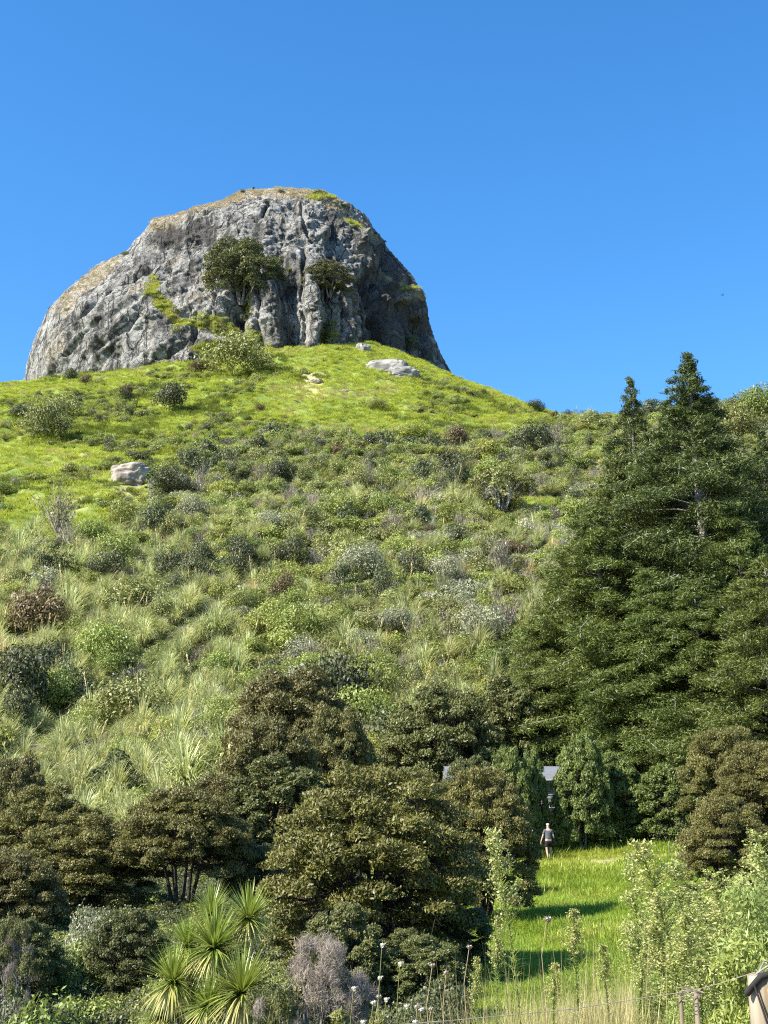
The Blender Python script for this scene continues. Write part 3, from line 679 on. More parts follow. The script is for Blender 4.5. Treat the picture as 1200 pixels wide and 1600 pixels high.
for kd, px, py_, wd, hf, lab, col in NAMED:
    p = spot(px, py_)
    if np.isnan(p[0]): p = on(px, 330)
    r_ = wd * p[1] / F / 2 / .82
    nm = 'bush'; tag(obj(nm, FS[col][rng.integers(2)], None, p, rng.uniform(0, 6.28), (r_, r_, r_ * 1.45 * hf)), lab, 'bush')
    taken.append((p[0], p[1], r_))
for px, py_, wd, hf, lab, k in [
 (92, 838, 110, .95, 'big silvery grey bush on grass at the left edge', 1), (318, 775, 62, 1.2, 'pale grey twiggy bush right of the boulder', 2),
 (578, 760, 40, 1.4, 'purplish grey leafless bush in the upper middle scrub', 0), (658, 800, 66, 1.0, 'light grey bare bush in the middle of the scrub', 0),
 (655, 1010, 66, 1.0, 'grey leafless bush low in the central scrub', 0), (790, 990, 90, .9, 'stand of bleached white dead stems beside the dark conifers', 2),
 (320, 860, 50, 1.1, 'brownish grey bare bush in the left centre scrub', 0), (780, 895, 90, .9, 'straw grey twiggy thicket right of centre', 2), (870, 700, 50, 1., 'pale twiggy bush by the ridge saddle', 2)]:
    p = spot(px, py_); r_ = wd * p[1] / F / 2 / .95
    tag(obj('twiggy_bush', TW[k], None, p, rng.uniform(0, 6.28), (r_, r_, r_ * 1.35 * hf)), lab, 'bush'); taken.append((p[0], p[1], r_))

# ------------------------------------------------------------------ scrub over the slope
def scrub_points(spacing):
    out = []
    y0 = 67.
    while y0 < 345:
        s_p = spacing * (1 + (y0 - 67) / 500); W_ = y0 * .36 + 6
        xs = np.arange(-W_, W_, s_p); xs = xs + rng.uniform(-.5, .5, len(xs)) * s_p
        yv = y0 + rng.uniform(-.5, .5, len(xs)) * s_p; out.append(np.stack([xs, yv], -1)); y0 += s_p
    return np.concatenate(out)
pts = scrub_points(1.55); z = H(pts[:, 0], pts[:, 1]); P = np.concatenate([pts, z[:, None]], 1); qx, qy = proj(P)
nz = fbm(P[:, 0] / 12, P[:, 1] / 14, 3, 3); bd = boundary(qx) + fbm(P[:, 0] / 14, P[:, 1] / 14, 0, 3) * 22
below = qy > bd + 2
patch = np.exp(-((qx - 70) / 85) ** 2 - ((qy - 650) / 34) ** 2) * .9 + np.exp(-((qx - 330) / 130) ** 2 - ((qy - 690 + (qx - 330) * .12) / 22) ** 2) * .75 + \
    np.exp(-((qx - 160) / 100) ** 2 - ((qy - 735 + (qx - 160) * .35) / 10) ** 2) * .7 + .9 * ss(930, 1000, qx) + np.exp(-((qx - 180) / 60) ** 2 - ((qy - 625) / 22) ** 2) * .35
dens = np.where(below, 1.0, np.where(nz * .9 + patch + .35 * fbm(P[:, 0] / 25 + 7, P[:, 1] / 25, 6, 2) > .27, .8, .0)); dens *= (np.hypot((qx - 850) / 45, (qy - 790) / 14) > 1)
dens *= np.hypot(((qx - 185) * .8 - (qy - 1075) * -.6) / 80, (-(qx - 185) * -.6 + (qy - 1075) * .8) / 18) > 1
keep = (rng.uniform(size=len(P)) < dens) & (qy < 1320) & ~((qx > 845) & (qy > 1230)) & ~((qx > 640) & (qx < 900) & (P[:, 1] < 80))
for (tx, ty, tr) in taken: keep &= (np.hypot(P[:, 0] - tx, P[:, 1] - ty) > tr * .75)
P, qx, qy, nz, below = P[keep], qx[keep], qy[keep], nz[keep], below[keep]
n2 = fbm(P[:, 0] / 7 + 50, P[:, 1] / 9, 8, 2); n3 = fbm(P[:, 0] / 10 + 90, P[:, 1] / 12, 2, 2)
wtab = np.zeros((len(P), 9))  # green bright dark olive pale rusty toetoe straw twig
lft = ss(480, 150, qx) * ss(820, 960, qy); rgt = ss(560, 680, qx) * ss(800, 860, qy) * ss(1010, 940, qy); up = ss(800, 700, qy)
wtab[:, 0] = .42 + .3 * up + .5 * ss(.0, .5, nz); wtab[:, 1] = .26 + .6 * ss(.1, .5, n2) * (1 - lft) + .1 * (qx > 500); wtab[:, 2] = .05 + .3 * ss(.15, .5, n3) + .06 * up
wtab[:, 3] = .20 + .2 * up; wtab[:, 4] = .13 + .2 * rgt; wtab[:, 5] = .02
wtab[:, 6] = (.34 + 3.2 * lft + 1.1 * ss(.0, .45, -nz)) * (1 - .7 * up) * below; wtab[:, 7] = .05 + .9 * rgt * ss(-.2, .3, n3) + .10 * lft; wtab[:, 8] = .07 + .25 * rgt + .3 * ss(.25, .5, -n2)
wtab[~below] *= np.array([1.4, .4, .8, 1.5, .2, .6, 0, 0, .2])
cw_ = np.cumsum(wtab / wtab.sum(1, keepdims=True), 1); kind = (rng.uniform(size=len(P))[:, None] > cw_).sum(1).clip(0, 8)
base_r = np.array([1.25, 1.2, 1.45, 1.3, 1.2, 1.1, 1.15, 1.0, 1.25])[kind] * rng.uniform(.65, 1.4, len(P)) * np.where(below, 1.35, 1.05) * np.where(rng.uniform(size=len(P)) < .06, 1.5, 1)
hgt = base_r * np.array([1.15, 1.1, 1.5, 1.2, 1.2, 1.1, 1.2, 1.25, 1.15])[kind] * rng.uniform(.8, 1.2, len(P))
hgt = np.where(below, hgt, hgt * .8)
idx = np.array([OFF[KN[k]] + rng.integers(CNT[KN[k]]) for k in kind])
rz = rng.uniform(0, 6.28, len(P))
vis = (qx > 5) & (qx < 1195) & (qy < 1215) & (P[:, 1] > 74)
# the nearest ones are objects of their own
WORDS = {'green': ('bush', 'green leafy bush'), 'bright': ('bush', 'light yellow green bush'), 'dark': ('bush', 'dark green bush'), 'olive': ('bush', 'olive bush'),
         'pale': ('bush', 'pale grey green bush'), 'rusty': ('bush', 'rusty brown bush'), 'toetoe': ('toetoe_clump', 'arching pale green toetoe clump'),
         'straw': ('toetoe_clump', 'straw coloured toetoe clump'), 'twig': ('twiggy_bush', 'grey twiggy bush')}
single = np.zeros(len(P), bool)
score = np.where(vis & (qx < 860), base_r * hgt / P[:, 1] ** 2, -1)
for ks, lim in (((0, 1, 2, 3, 4, 5), 150), ((6, 7), 110), ((8,), 30)):
    sel = np.where(np.isin(kind, ks) & (score > 0))[0]; sel = sel[np.argsort(-score[sel])][:lim]; single[sel] = True
LM = [(185, 1075, 'the pale slip'), (62, 960, 'the big dark brown round bush'), (115, 990, 'the shaded hollow'), (225, 940, 'the wide olive bush'), (200, 1110, 'the broad olive bush'),
      (592, 1145, 'the bright yellow green bush'), (525, 965, 'the fresh green dome shaped bush'), (445, 925, 'the dull brown bush'), (655, 985, 'the grey leafless bush'), (765, 990, 'the dark upright bush'),
      (790, 950, 'the bleached dead stems'), (700, 1120, 'the dark green manuka by the conifers'), (455, 1080, 'the highest brown manuka'), (430, 1200, 'the open green manuka'), (70, 1230, 'the flat topped manuka'),
      (283, 1260, 'the forked manuka'), (320, 840, 'the brownish grey bare bush'), (160, 880, 'the dark leafy bush'), (783, 780, 'the bare limbed grey tree'), (658, 780, 'the light grey bare bush'), (850, 1000, 'the conifer grove')]
used = set()
def where(x_, y_):
    o_l = sorted(LM, key=lambda l: math.hypot(l[0] - x_, l[1] - y_))
    for l in o_l:
        dx, dy = x_ - l[0], y_ - l[1]; dd = math.hypot(dx, dy)
        ds = 'right beside' if dd < 28 else 'close to' if dd < 60 else 'a short way from' if dd < 110 else 'well away from' if dd < 190 else 'far from'
        an = math.degrees(math.atan2(-dy, dx)) % 360
        dr = ('to the right', 'up and right', 'above', 'up and left', 'to the left', 'down and left', 'below', 'down and right')[int((an + 22.5) // 45) % 8]
        yield '%s %s, %s' % (ds, l[2], dr)
for k in np.where(single)[0]:
    nm, wds = WORDS[KN[kind[k]]]; sz_ = base_r[k] * hgt[k] / 1.8; szw = 'small' if sz_ < .75 else 'large' if sz_ > 1.3 else 'middling'
    for wh in where(qx[k], qy[k]):
        lab = '%s %s %s' % (szw, wds, wh)
        if lab not in used and len(lab.split()) <= 16: break
    else: single[k] = False; continue
    used.add(lab)
    o = obj(nm, FS[KN[kind[k]]][int(k) % 2] if kind[k] < 6 else LIB[idx[k]], None, P[k] - np.array([0, 0, .1]), rz[k], (base_r[k], base_r[k], hgt[k]))
    tag(o, lab, 'toetoe grass' if 'toetoe' in nm else 'bush', wds.replace('bush', 'bushes').replace('clump', 'clumps') + ' of the lower scrub')
m_ = ~single
scatter('scrub', LIB, P[m_] - np.array([0, 0, .1]), np.stack([rng.normal(size=len(rz)) * .16, rng.normal(size=len(rz)) * .16, rz], -1)[m_], np.stack([base_r * rng.uniform(.7, 1.45, len(rz)), base_r * rng.uniform(.7, 1.3, len(rz)), hgt], -1)[m_], idx[m_],
        label='dense mixed scrub covering the middle of the hillside', category='scrub')

# low bracken-like fill between the shrubs
FB = [shrub_mesh(M['green'], 260, .16, 6, tall=.7, twigs=False), shrub_mesh(M['olive'], 260, .16, 6, tall=.7, twigs=False), grass_mesh(M['toetoe'], 50, .9, .035, .6), grass_mesh(M['pale'], 50, .8, .03, .6)]
fp = scrub_points(1.15); fz = H(fp[:, 0], fp[:, 1]); FPp = np.concatenate([fp, fz[:, None]], 1); a_, b_ = proj(FPp)
kk = (b_ > boundary(a_) + fbm(fp[:, 0] / 14, fp[:, 1] / 14, 0, 3) * 22) & (b_ < 1300) & (np.hypot((a_ - 850) / 45, (b_ - 790) / 14) > 1) & ~((a_ > 640) & (fp[:, 1] < 80)) & (np.hypot(((a_ - 185) * .8 + (b_ - 1075) * -.6) / 60, 0) > -1)
sl_ = np.hypot(((a_ - 185) * .8 - (b_ - 1075) * .6) / 75, ((a_ - 185) * .6 + (b_ - 1075) * .8) / 13) > 1
kk &= sl_; FPp = FPp[kk]; n_ = len(FPp); sc = rng.uniform(.6, 1.1, n_)
scatter('undergrowth', FB, FPp, np.stack([np.zeros(n_), np.zeros(n_), rng.uniform(0, 6.28, n_)], -1), np.stack([sc] * 3, -1), rng.choice(4, n_, p=[.3, .3, .2, .2]),
        label='low undergrowth of fern and grass between the bushes', category='undergrowth')

# bright grass of the upper slope
HG = [grass_mesh(M['hillgrass'], 70, .75, .07, .9, .9, 3, lean=(.25, -.5)), grass_mesh(M['hillgrass'], 60, .6, .07, .8, 1.0, 3, lean=(-.3, -.5)), grass_mesh(M['straw'], 40, .7, .05, .7, .6, 3, lean=(.1, -.3)), grass_mesh(M['green'], 80, .8, .08, .8, .8, 3, lean=(0, -.3))]
xs = rng.uniform(-215, 150, 80000); yv = rng.uniform(150, 372, 80000); zz = H(xs, yv); GP = np.stack([xs, yv, zz], -1); a_, b_ = proj(GP)
kk = ((b_ < boundary(a_) + fbm(xs / 14, yv / 14, 0, 3) * 22 + 4) | (np.hypot((a_ - 850) / 42, (b_ - 788) / 11) < 1)) & (a_ > -420) & (a_ < 1040) & (rng.uniform(size=80000) < .75)
GP = GP[kk]; n_ = len(GP); gn = fbm(GP[:, 0] / 10, GP[:, 1] / 12, 4, 3) + rng.normal(size=n_) * .15
ix = np.where(gn > .42, 2, np.where(gn < -.3, 3, rng.integers(0, 2, n_))); sc = rng.uniform(.6, 1.35, n_)
scatter('hill_grass', HG, GP, np.stack([np.zeros(n_), np.zeros(n_), rng.uniform(-.9, .9, n_)], -1), np.stack([sc] * 3, -1), ix,
        label='thick bright green grass on the open upper slope', category='grass')

# ------------------------------------------------------------------ plants on and under the dome
DG = [grass_mesh(M['tan'], 60, 1.1, .10, 1.1, .9, 3), grass_mesh(M['tan'], 50, .9, .12, 1.0, .7, 3)]
sel = np.where((DR > .55) & (fbm(FX / 9, FY / 6, 2, 3) > -.1))[0]; sel = rng.choice(sel, 1700); n_ = len(sel); sc = rng.uniform(.3, .85, n_)
scatter('dry_grass', DG, FP[sel] - np.array([0, 0, .3]), np.stack([np.zeros(n_), np.zeros(n_), rng.uniform(0, 6.28, n_)], -1), np.stack([sc] * 3, -1), rng.integers(0, 2, n_),
        label='sun bleached grass on the cap and ledges of the dome', category='grass')
sel = np.where(GR > .5)[0]; sel = rng.choice(sel, 1500); n_ = len(sel); sc = rng.uniform(.5, 1.2, n_)
scatter('ledge_grass', HG[:3], FP[sel] - np.array([0, 0, .2]), np.stack([np.zeros(n_), np.zeros(n_), rng.uniform(0, 6.28, n_)], -1), np.stack([sc] * 3, -1), rng.choice(3, n_, p=[.4, .3, .3]),
        label='yellow green grass on the sloping ledge of the dome', category='grass')
M['barkmid'] = solid_mat('dull_bark', (.09, .08, .065), (.24, .22, .19), 5, .9, .03)
poh = kanuka_meshes(M['kanuka_green'], 2.8, 4.6, 110, 420, .11, 6, M['barkmid'], low=.12, flat=.9)
poh2 = kanuka_meshes(M['kanuka_green'], 2.8, 4.4, 90, 420, .11, 5, M['barkmid'], low=.12, flat=.9)
def rock_tree(parts, px, py_, wpx, lab, hs=1.):
    p = on_rock(px, py_); k = wpx * p[1] / F / 5.4
    return tree('ledge_tree', parts, lab, p + np.array([0, -5.0, -4.]), .3, (k * 1.06, k * .62, k * hs))
rock_tree(poh, 379, 462, 132, 'broad grey limbed tree growing from a cleft left of the dome centre', 1.02)
rock_tree(poh2, 516, 452, 84, 'smaller rounded tree clinging to the cliff right of the broad tree', .95)
for px, py_, wd, hf, lab, col in [(511, 535, 34, 1.6, 'dark shrub hanging in the vertical crack below the smaller cliff tree', 'dark'), (576, 545, 18, 1.3, 'small yellow green shrub beside the rounded boulder at the cliff foot', 'bright'),
     (276, 488, 22, .9, 'small shrub at the upper end of the grassy ledge', 'olive'), (274, 520, 22, 1.1, 'small shrub on the wall below the grassy ledge', 'olive'), (350, 520, 26, .8, 'shrub at the lower end of the grassy ledge', 'dark'),
     (386, 500, 20, 1.2, 'dark shrub filling the cleft at the root of the broad tree', 'dark'), (440, 301, 14, .9, 'small bush on the summit of the dome', 'dark'), (380, 301, 18, .5, 'low dark bush on the left end of the summit', 'dark'),
     (196, 398, 20, .5, 'low bush on the left shoulder of the dome', 'olive'), (500, 303, 30, .45, 'low green scrub patch right of the summit', 'olive'), (535, 322, 22, .6, 'bush on the upper right edge of the dome', 'olive'),
     (555, 358, 26, .6, 'bush on the right ledge below the upper edge', 'olive'), (418, 340, 0, 1, '', ''), (605, 372, 8, 1.0, 'tiny bush sticking out of the right outline of the dome', 'dark'),
     (452, 425, 18, .8, 'small shrub in the shade beside the broad tree', 'olive'), (635, 545, 40, 1.1, 'dark shrubs in the shaded gully on the right flank', 'dark'), (388, 530, 30, .8, 'shrub just under the cleft of the broad tree', 'green')]:
    if not wd: continue
    p = on_rock(px, py_); r_ = wd * p[1] / F / 1.85
    tag(obj('bush', SH[col][rng.integers(3)], None, p - np.array([0, 0, .4]), rng.uniform(0, 6.28), (r_, r_, r_ * 1.4 * hf)), lab, 'bush')
p = on_rock(396, 299); s = Soup(); s.tube([(0, 0, -.8), (0, 0, 1.0)], .12, M['barkdark'], 8); post_me = s.mesh('pole')
s = Soup(); hd = np.linspace(0, np.pi, 8); s.tube([(0, 0, 1.3 - .35 * math.cos(a)) for a in hd], .02 + .4 * np.sin(hd), M['barkdark'], 10); bl = s.mesh('ball')
t = thing('summit_marker', 'tiny dark marker on the very top of the dome', 'marker', p); obj('pole', post_me, t); obj('ball', bl, t)

# bare-limbed grey tree in the scrub, and the two pale-trunked small trees left
gt = kanuka_meshes(M['olive'], 2.8, 3.4, 60, 130, .16, 6, M['barkpale'], low=.3, flat=.7)
p = spot(783, 803); k = 120 * p[1] / F / 5.4
tree('grey_tree', gt, 'low spreading tree with bare bleached limbs in the upper right scrub', p, 1.0, (k, k, k * 1.0))
p = spot(234, 800); st = kanuka_meshes(M['green'], 1.0, 5.6, 22, 150, .17, 3, M['barkpale'], low=.62, flat=.7)
tree('slender_tree', st, 'slender tree with a pale bare trunk beside the boulder', p, .4, p[1] / 190 * 1.2)

# ------------------------------------------------------------------ the nearer manuka trees
KA = [kanuka_meshes(M['kanuka'], 2.8, 5.0, 135, 1050, .074, 8, low=.17, flat=.62), kanuka_meshes(M['kanuka'], 2.8, 5.0, 112, 1050, .074, 6, low=.34, flat=.62)]
KB = [kanuka_meshes(M['kanuka_brown'], 2.8, 4.6, 140, 640, .095, 7, low=.14, flat=.66)]
KG = [kanuka_meshes(M['kanuka_green'], 2.8, 4.8, 140, 640, .095, 7, low=.14, flat=.66), kanuka_meshes(M['kanuka_green'], 2.0, 5.2, 120, 600, .095, 5, low=.06, flat=.75)]
MT = [  # parts, px, Y, width px, top py, label
 (KA[0], 585, 33, 350, 1180, 'biggest olive brown manuka with a broad layered crown, bottom centre'),
 (KA[1], 283, 45, 215, 1222, 'manuka with dark forked trunks showing behind the cabbage tree'),
 (KA[0], 70, 52, 190, 1215, 'flat topped manuka at the left edge below the pale toetoe slope'),
 (KA[0], 120, 46, 220, 1262, 'manuka just in front of the flat topped one at left'),
 (KB[0], 10, 40, 170, 1320, 'brownish manuka cut by the left frame edge, lower one'),
 (KG[0], 195, 31, 140, 1412, 'grey green fine leaved manuka left of the cabbage tree'),
 (KB[0], 455, 78, 205, 1035, 'brown crowned manuka highest in the middle of the lower slope'),
 (KB[0], 520, 70, 130, 1095, 'greyish brown manuka touching the highest brown crowned one'),
 (KG[0], 690, 76, 190, 1062, 'dark green manuka left of the conifers above the white house'),
 (KG[1], 790, 80, 130, 1040, 'dark upright manuka against the left side of the conifers'),
 (KG[1], 430, 58, 190, 1165, 'open green manuka between the biggest one and the toetoe slope'),
 (KA[0], 756, 44, 178, 1188, 'slim manuka with golden tips in front of the white house'),
 (KA[0], 700, 52, 150, 1215, 'manuka filling in behind the right side of the biggest one'),
 (KA[1], 1145, 60, 150, 1128, 'olive manuka right of the dark conifer shade'),
 (KA[0], 1195, 56, 150, 1150, 'olive manuka cut by the right frame edge'),
 (KA[0], 1140, 42, 150, 1235, 'lower manuka on the right behind the tall weeds'),
 (KG[0], 395, 47, 110, 1310, 'small green manuka between the forked one and the biggest one'),
 (KG[1], 535, 27, 150, 1392, 'young bushy manuka in front of the biggest one'),
 (KB[0], 15, 58, 130, 1170, 'shaded manuka at the left edge above the flat topped one'),
 (KG[0], 20, 30, 150, 1425, 'greyish manuka at the lower left edge'),
 (KB[0], 330, 60, 150, 1205, 'brownish manuka behind the forked one'),
 (KG[0], 738, 64, 104, 1172, 'small manuka hiding the left part of the white house'),
 (KG[1], 665, 27, 140, 1448, 'dark young manuka above the dried seed heads'),
 (KG[1], 706, 35, 130, 1392, 'small dark manuka at the left edge of the paddock'),
 (KG[1], 640, 30, 120, 1440, 'shaded manuka regrowth under the biggest crown'),
 (KB[0], 420, 66, 170, 1110, 'brown grey manuka below the highest brown crowned one'),
]
for parts, px, Y, wd, top, lab in MT:
    p = on(px, Y); zt = float(at(px, top, Y)[2]); k = wd * Y / F / 5.5; hh = {id(KB[0]): 4.6, id(KG[0]): 4.8, id(KG[1]): 5.2}.get(id(parts), 5.0)
    if parts is KG[1]: k *= 1.35
    tree('manuka_tree', parts, lab, p, rng.uniform(0, 6.28), (k, k, (zt - p[2]) / hh))
# ------------------------------------------------------------------ conifers
C1 = conifer_meshes(M['conifer'], 31, [(0, 6), (.1, 9.5), (.3, 9.5), (.5, 7.5), (.66, 6.2), (.74, 4.2), (.80, 2.7), (.86, 1.9), (.92, 1.5), (.96, .8), (1, .15)], .55, spacing=.125, dens=1.0, leaf=.34, dead=14, bare=(.56, .76))
C2 = conifer_meshes(M['conifer'], 27, [(0, 5), (.15, 8.0), (.4, 7.5), (.6, 5.8), (.78, 3.2), (.88, 1.4), (.95, .7), (1, .12)], .42, spacing=.125, dens=1.0, leaf=.33, dead=16)
C3 = conifer_meshes(M['conifer_yellow'], 20, [(0, 6), (.2, 7.5), (.5, 6.5), (.75, 4.0), (.92, 2.2), (1, .6)], .35, spacing=.125, dens=1.1, leaf=.32, up=.45, dead=8)
for parts, px, Y, top, hh, wsc, rz_, lab in [
 (C1, 1078, 84, 543, 31, 1.0, .3, 'tallest conifer with a ragged leader and pale bare trunk section'),
 (C2, 985, 92, 584, 27, .72, 1.2, 'thin topped conifer left of the tallest one'),
 (C2, 1035, 96, 625, 27, .8, 2.2, 'dense conifer between the two spires'),
 (C3, 935, 82, 780, 20, 1.0, .5, 'yellow green conifer forming the left edge of the grove'),
 (C3, 1190, 72, 860, 20, .95, 2.0, 'light green conifer with drooping branches at the right frame edge'),
 (C2, 1185, 100, 668, 27, 1.0, 3.0, 'conifer at the right edge reaching the skyline'),
 (C3, 1010, 78, 880, 20, .95, 4.0, 'broad conifer in front of the tallest trunk'),
 (C2, 900, 86, 830, 27, .9, 5.0, 'shorter conifer behind the yellow green one'),
 (C2, 1120, 92, 655, 27, .85, 1.7, 'dark conifer just right of the tallest trunk'), (C3, 1010, 90, 662, 20, .62, 2.6, 'rounded conifer filling the gap below the two spires'), (C3, 955, 90, 705, 20, .7, 3.3, 'conifer rising behind the left side of the grove'),
 (C3, 1085, 76, 900, 20, .9, 1.1, 'conifer at the dark centre front of the grove'), (C3, 860, 84, 930, 20, .8, 2.2, 'low spreading conifer at the far left of the grove'), (C3, 1150, 80, 780, 20, .8, .9, 'conifer between the dark one and the right frame edge')]:
    q_ = at(px, top, Y); p = np.array([q_[0], Y, float(H(q_[0], Y))]); zt = float(q_[2]); k = (zt - p[2]) / hh
    tree('conifer', parts, lab, p - np.array([0, 0, .3]), rz_, (wsc * max(k, .8), wsc * max(k, .8), k))
LT = kanuka_meshes(M['conifer_yellow'], 2.4, 4.6, 150, 420, .12, 5, M['barkmid'], low=.06, flat=.85)
for px, Y, wd, top, lab in [(800, 65.5, 76, 1160, 'leafy green tree covering the middle of the white house'), (833, 66.5, 50, 1165, 'narrow leafy tree left of the exposed white wall'), (912, 67, 84, 1140, 'leafy green tree at the right end of the white house'), (960, 69, 110, 1170, 'leafy tree under the conifers above the track'), (1045, 68, 120, 1190, 'leafy tree in the conifer shade at the right end of the track')]:
    p = on(px, Y); zt = float(at(px, top, Y)[2]); k = wd * Y / F / 4.3
    tree('leafy_tree', LT, lab, p, px * .7, (k, k, (zt - p[2]) / 4.6))
# ------------------------------------------------------------------ shrubs around the paddock and in the gully
for px, Y, wd, top, lab, col in [
 (890, 68, 90, 1225, 'green undergrowth bush right of the walking person', 'green'), (940, 68, 90, 1232, 'leafy bush at the foot of the conifers above the track', 'green'),
 (1000, 69, 80, 1245, 'dark bush in the conifer shade above the track', 'dark'), (1050, 67, 90, 1240, 'bluish green bush at the right end of the track', 'dark'),
 (815, 66, 66, 1186, 'tall green bush hiding the middle of the white house', 'green'), (866, 66.8, 60, 1234, 'low bush below the exposed white house wall', 'bright'),
 (1090, 55, 80, 1262, 'bush between the track and the right manuka', 'olive'), (845, 66, 26, 1262, 'pale glossy leaved bush left of the person', 'pale'),
 (142, 36, 92, 1365, 'pale mint green broadleaf bush under the left manuka', 'pale'), (70, 22, 230, 1478, 'large green broadleaf bush in the bottom left corner', 'green'),
 (190, 20.5, 170, 1512, 'fresh green broadleaf bush left of the cabbage tree', 'dark'), (120, 31, 130, 1430, 'mixed green bush above the corner bush', 'green'), (8, 24, 120, 1500, 'dark bush at the bottom left frame edge', 'dark'),
 (405, 52, 70, 1345, 'light green bush behind the cabbage tree', 'bright'), (440, 30, 90, 1470, 'olive bush right of the cabbage tree', 'olive'), (390, 62, 70, 1240, 'yellow green bush glowing between manuka crowns', 'bright'),
 (690, 26, 130, 1465, 'dark bush below the right side of the biggest manuka', 'dark'), (620, 22, 130, 1530, 'dark low bush at bottom centre', 'dark'), (330, 22, 120, 1560, 'green bush behind the cabbage tree heads', 'green'),
 (60, 47, 120, 1370, 'dark bush beneath the flat topped manuka', 'dark'), (150, 50, 120, 1360, 'dark bush behind the mint green bush', 'dark'), (215, 48, 90, 1350, 'dark bush left of the forked manuka trunks', 'dark'), (345, 49, 90, 1370, 'dull bush right of the forked manuka trunks', 'olive'),
 (30, 33, 120, 1450, 'dark bush low at the left edge', 'dark'), (470, 40, 120, 1400, 'dark bush under the left side of the biggest manuka', 'dark'), (540, 42, 120, 1390, 'shaded bush behind the biggest manuka trunks', 'dark'), (640, 45, 120, 1370, 'shaded bush behind the right side of the biggest manuka', 'dark'),
 (590, 29, 110, 1465, 'dark bush at the foot of the biggest manuka trunks', 'dark'), (250, 28, 100, 1470, 'olive bush between the grey green manuka and the cabbage tree', 'olive'), (430, 45, 60, 1385, 'sunny yellow green bush left of the biggest manuka', 'bright'), (700, 38, 110, 1420, 'dark bush in the shade at the left side of the paddock', 'dark'), (660, 24, 130, 1490, 'dark leafy bush above the dried seed heads', 'dark'),
 (740, 64, 50, 1290, 'bush at the top left corner of the paddock', 'olive'), (250, 62, 120, 1215, 'green bush on the lower toetoe slope', 'green'), (560, 21, 110, 1560, 'olive bush in front of the grey twiggy bush', 'olive'), (270, 38, 90, 1410, 'leafy bush under the forked manuka', 'green')]:
    p = on(px, Y); zt = float(at(px, top, Y)[2]); k = wd * Y / F / 1.9
    tag(obj('bush', FS[col][rng.integers(2)], None, p, rng.uniform(0, 6.28), (k, k, max(.3, (zt - p[2]) / 1.45))), lab, 'bush')
TWF = kanuka_meshes(M['olive'], 1.5, 3.0, 60, 900, .05, 8, M['barkgrey'], low=.25, flat=.9, mat2=M['twig'], p2=.62); TWF2 = kanuka_meshes(M['kanuka_green'], 1.5, 3.0, 60, 800, .05, 8, M['barkgrey'], low=.2, flat=.9, mat2=M['twig'], p2=.4)
for px, Y, wd, top, lab, me_ in [(505, 20, 200, 1432, 'lilac grey twiggy bush at bottom centre', TWF), (420, 18, 120, 1505, 'grey twiggy bush right beside the cabbage tree', TWF2), (5, 27, 90, 1410, 'grey twiggy bush at the lower left edge', TWF2)]:
    p = on(px, Y); zt = float(at(px, top, Y)[2]); k = wd * Y / F / 2.9
    tree('twiggy_bush', me_, lab, p, rng.uniform(0, 6.28), (k, k, (zt - p[2]) / 3.1), cat='bush')
# low cover on the gully floor
n_ = 9000; a_ = rng.uniform(-.36, .1, n_); yv = np.sqrt(rng.uniform(8 ** 2, 72 ** 2, n_)); xs = a_ * yv; GP = np.stack([xs, yv, H(xs, yv)], -1); qx_, _ = proj(GP)
kk = (qx_ < 690 + rng.normal(size=n_) * 15) & (GP[:, 1] > 14); GP = GP[kk]; n_ = len(GP); sc = rng.uniform(.35, .95, n_)
scatter('gully_undergrowth', [SH['green'][0], SH['bright'][0], SH['dark'][1], FB[2], grass_mesh(M['paddock'], 80, .6, .03, .8)], GP, np.stack([np.zeros(n_), np.zeros(n_), rng.uniform(0, 6.28, n_)], -1), np.stack([sc] * 3, -1),
        np.where((GP[:, 0] / GP[:, 1] > -.03) & (GP[:, 1] < 40), 2, rng.choice(5, n_, p=[.16, .08, .34, .12, .30])), label='low green undergrowth on the gully floor beneath the manuka', category='undergrowth')
# ------------------------------------------------------------------ paddock grass and the dry grass in front
PG = [grass_mesh(M['paddock'], 100, .15, .014, .45, .9, 3), grass_mesh(M['paddock'], 100, .11, .015, .45, 1.1, 3), grass_mesh(M['hillgrass'], 80, .17, .014, .4, .8, 3)]
n_ = 38000; yv = 11 + 58 * rng.uniform(0, 1, n_) ** 1.25; xs = rng.uniform(.02, .50, n_) * yv; kk = ~((np.abs(yv - 63.6 - .4 * np.sin(xs)) < .9) & (xs > 9.3) & (xs < 17)); xs = xs[kk]; yv = yv[kk]; GP = np.stack([xs, yv, H(xs, yv)], -1); n_ = len(GP)
gn = fbm(xs / 3, yv / 3, 1, 3); sc = rng.uniform(.5, 1.4, n_) * (1 + yv / 60) * (.7 + .7 * ss(-.2, .5, fbm(xs / 1.2, yv / 1.2, 7, 2)))
scatter('paddock_grass', PG, GP, np.stack([np.zeros(n_), np.zeros(n_), rng.uniform(0, 6.28, n_)], -1), np.stack([sc] * 3, -1), np.where(gn > .25, 2, rng.integers(0, 2, n_)),
        label='lush sunlit green grass of the small paddock', category='grass')
XG = [grass_mesh(M['straw'], 18, .62, .007, .2, .5, 4), grass_mesh(M['straw'], 9, .95, .0045, .22, .2, 4), grass_mesh(M['hillgrass'], 30, .55, .009, .2, .7, 4), grass_mesh(M['fleabane'], 26, .45, .012, .18, .8, 4)]
n_ = 6500; yv = rng.uniform(6.2, 13.5, n_); px_ = rng.uniform(620, 1240, n_); xs = (px_ - 600) / F * yv * 1.03; GP = np.stack([xs, yv, H(xs, yv)], -1)
